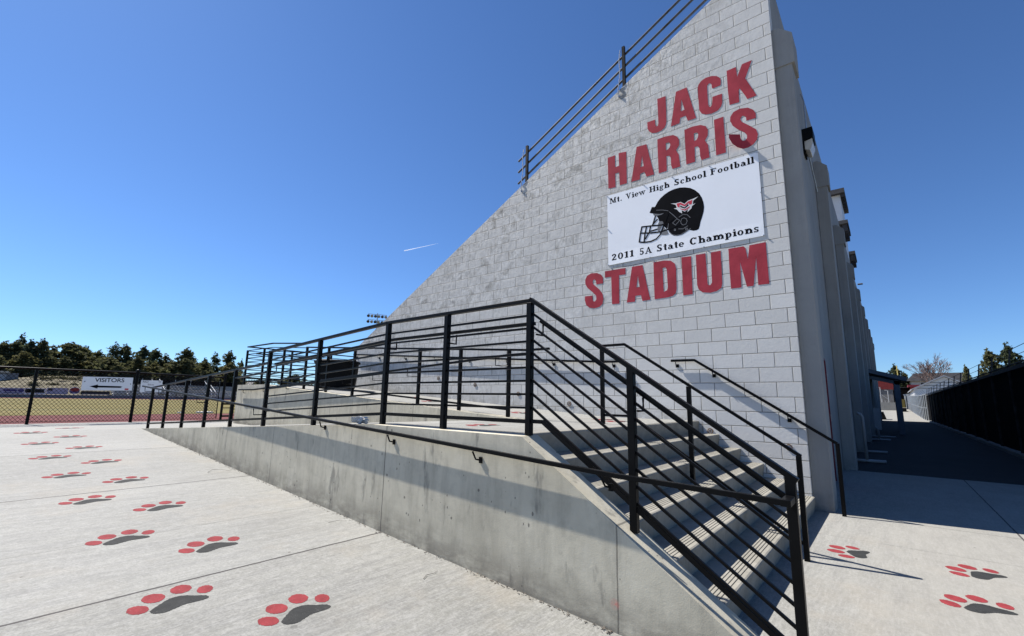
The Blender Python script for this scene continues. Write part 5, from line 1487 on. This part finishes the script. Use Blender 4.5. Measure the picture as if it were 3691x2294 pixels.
cw = MB().box((-6.0, 100, 0.4), (2.3, 100.4, 2.08))
tag(cw.build('block_wall', M['cement']), 'plain grey wall across the far end of the alley', 'wall')
rbld = thing('shed', 'building with red siding above dark walls beyond the end of the alley', 'building', (-2, 116, 0))
MB().box((-9, 112, 0.6), (1.55, 120, 4.75)).build('wall', M['roofgrey'], rbld)
MB().box((-9, 111.9, 4.75), (1.7, 120, 6.4)).build('upper_wall', M['siding'], rbld)
MB().box((-9, 111.6, 6.4), (2.0, 120.5, 6.6)).build('roof', M['roof'], rbld)
hrn = thing('stair_handrail', 'white pipe handrails on steps behind the far grey wall', 'handrail', (0, 104, 2))
for x, z1 in ((-0.35, 4.9), (0.75, 4.3)):
    MB().tube([(x, 104, 1.0), (x, 104, z1), (x - 0.45, 104, z1 + 0.05)], 0.06, 7).build('rail', M['pvc'], hrn)
MB().tube([(-0.3, 104, 3.6), (0.75, 104, 2.6)], 0.045, 6).build('rail', M['pvc'], hrn)
for k in range(3):
    MB().tube([(-0.2 + .4 * k, 103.5, 1.0), (-0.2 + .4 * k, 103.5, 2.7 - .25 * k), (0.1 + .4 * k, 103.5, 2.7 - .25 * k)], 0.04, 6).build('rail', M['pvc'], hrn)
tag(MB().box((1.9, 92, 0.5), (2.9, 93.2, 1.15)).box((1.7, 91.6, 0.42), (3.1, 91.99, 0.62)).build('cart', M['plastic']), 'low black cart parked at the far end of the alley', 'cart')
dg_ = MB().box((1.9, 128, 1.0), (3.5, 136, 3.0))
tag(dg_.build('grass_bank', M['grass']), kind='structure')
bfn = thing('chain_link_fence', 'dark fence on the bank beyond the end of the alley', 'fence', (3, 138, 3))
MB().box((1.0, 138.0, 2.6), (7.0, 138.1, 5.9)).build('screen', M['fabric'], bfn)
MB().bar((1.0, 137.95, 5.95), (7.5, 137.95, 5.95), 0.08, 0.08).build('rail', M['dust'], bfn)

mr = thing('barn', 'white gabled building with a metal roof behind the black fence', 'building', (8, 92, 0))
MB().prism([(4.15, 0.4), (11.6, 0.4), (11.6, 4.25), (7.93, 6.15), (4.15, 4.25)], [], lambda u, v_, d: (u, d, v_), 92, 112).build('wall', M['white'], mr)
MB().prism([(3.8, 4.05), (7.93, 6.20), (12.0, 4.05), (12.0, 4.22), (7.93, 6.40), (3.8, 4.22)], [], lambda u, v_, d: (u, d, v_), 91.5, 112.5).build('roof', M['alu'], mr)
mb = MB()
for z in (4.3, 4.75, 5.2):
    mb.box((4.6 + (z - 4.3) * 1.8, 91.93, z), (11.2 - (z - 4.3) * 1.8, 91.99, z + 0.06))
mb.build('trim', M['roofgrey'], mr)
hs = thing('house', 'grey roofed house with white walls beyond the far fence', 'house', (8, 150, 5))
MB().box((5.5, 150, 4.0), (16, 158, 8.2)).build('wall', M['white'], hs)
MB().prism([(4.6, 7.95), (17, 7.95), (15.4, 9.9), (6.4, 9.9)], [], lambda u, v_, d: (u, d, v_), 148.5, 159).build('roof', M['roofgrey'], hs)
wn = MB()
for x in (7.6, 9.2, 12.0):
    wn.box((x, 149.94, 6.5), (x + 0.9, 149.99, 7.5))
wn.build('window', M['darkban'], hs)
hs2 = thing('house', 'brown roofed low building in front of the grey roofed house', 'house', (8, 135, 2))
MB().box((5.0, 136, 2.0), (14, 142, 6.0)).build('wall', M['siding'], hs2)
MB().box((4.6, 135.5, 6.0), (14.5, 142.5, 6.5)).build('roof', M['doorred'], hs2)

for k, x, y, z0, top, w, lb in [(2, 2.75, 150, 1.2, 12.5, 5.0, 'dark pine behind the canopy at the end of the alley'), (2, 1.1, 152, 1.2, 10.4, 3.6, 'smaller tree left of the dark pine above the canopy roof'), (0, 4.6, 152, 1.2, 10.4, 4.2, 'lower tree right of the dark pine at the end of the alley'),
                                (0, 10.65, 92.4, 0.5, 7.9, 2.2, 'small lone tree just beyond the white gabled building'),
                                (0, 8.35, 52, 0.0, 6.6, 3.0, 'left tree of the olive green clump behind the black fence'), (2, 9.6, 52, 0.0, 7.1, 3.0, 'right tree of the olive green clump behind the black fence'),
                                (0, 7.8, 53, 0.0, 4.7, 1.6, 'low tree at the left end of the olive green clump'), (0, 10.9, 53, 0.0, 5.9, 2.6, 'tree at the right edge of the photo behind the black fence')]:
    tree(k, x, y, z0, top, w, lb, 'trees beyond the alley', k * 1.3)

# bare tree
def bare(x, y, z0, h, label):
    rn = random.Random(12)
    mb = MB()
    def grow(p, d, L, r, lv):
        q = p + d * L
        mid = p + d * L * .5 + Vector((rn.gauss(0, .03), rn.gauss(0, .03), 0)) * L
        mb.tube([p, mid, q], max(r, .022), 5 if lv < 3 else 3, max(r * .6, .018), cap=False)
        if lv >= 6: return
        for _ in range(3 if lv < 4 else 2):
            nd = (d + Vector((rn.gauss(0, .36), rn.gauss(0, .36), rn.uniform(-.02, .22)))).normalized()
            grow(p + d * L * rn.uniform(.6, 1.0), nd, L * rn.uniform(.64, .84), r * .58, lv + 1)
    t = thing('bare_tree', label, 'tree', (x, y, z0))
    for k in range(3):
        a_ = k * 2.1
        grow(Vector((x, y, z0)), Vector((.22 * math.cos(a_), .22 * math.sin(a_), 1)).normalized(), h * .30, 0.13, 0)
    mb.build('crown', M['twigs'], t, recalc=False)
    MB().tube([(x, y, z0 - .6), (x, y, z0 + h * .12)], 0.22, 8, 0.14).build('trunk', M['bark'], t)
bare(8.1, 118, 3.0, 8.9, 'leafless tree with fine reddish twigs in front of the grey roofed house')
tag(MB().tube([(2.35, 93, 0.6), (2.35, 93, 8.2)], 0.07, 7).box((2.1, 92.95, 7.4), (2.6, 93.05, 7.5)).build('utility_pole', M['yellow']), 'pale yellow pole in front of the dark pine', 'pole')

for o in list(bpy.data.objects):
    if '_base' in o:
        del o['_base']
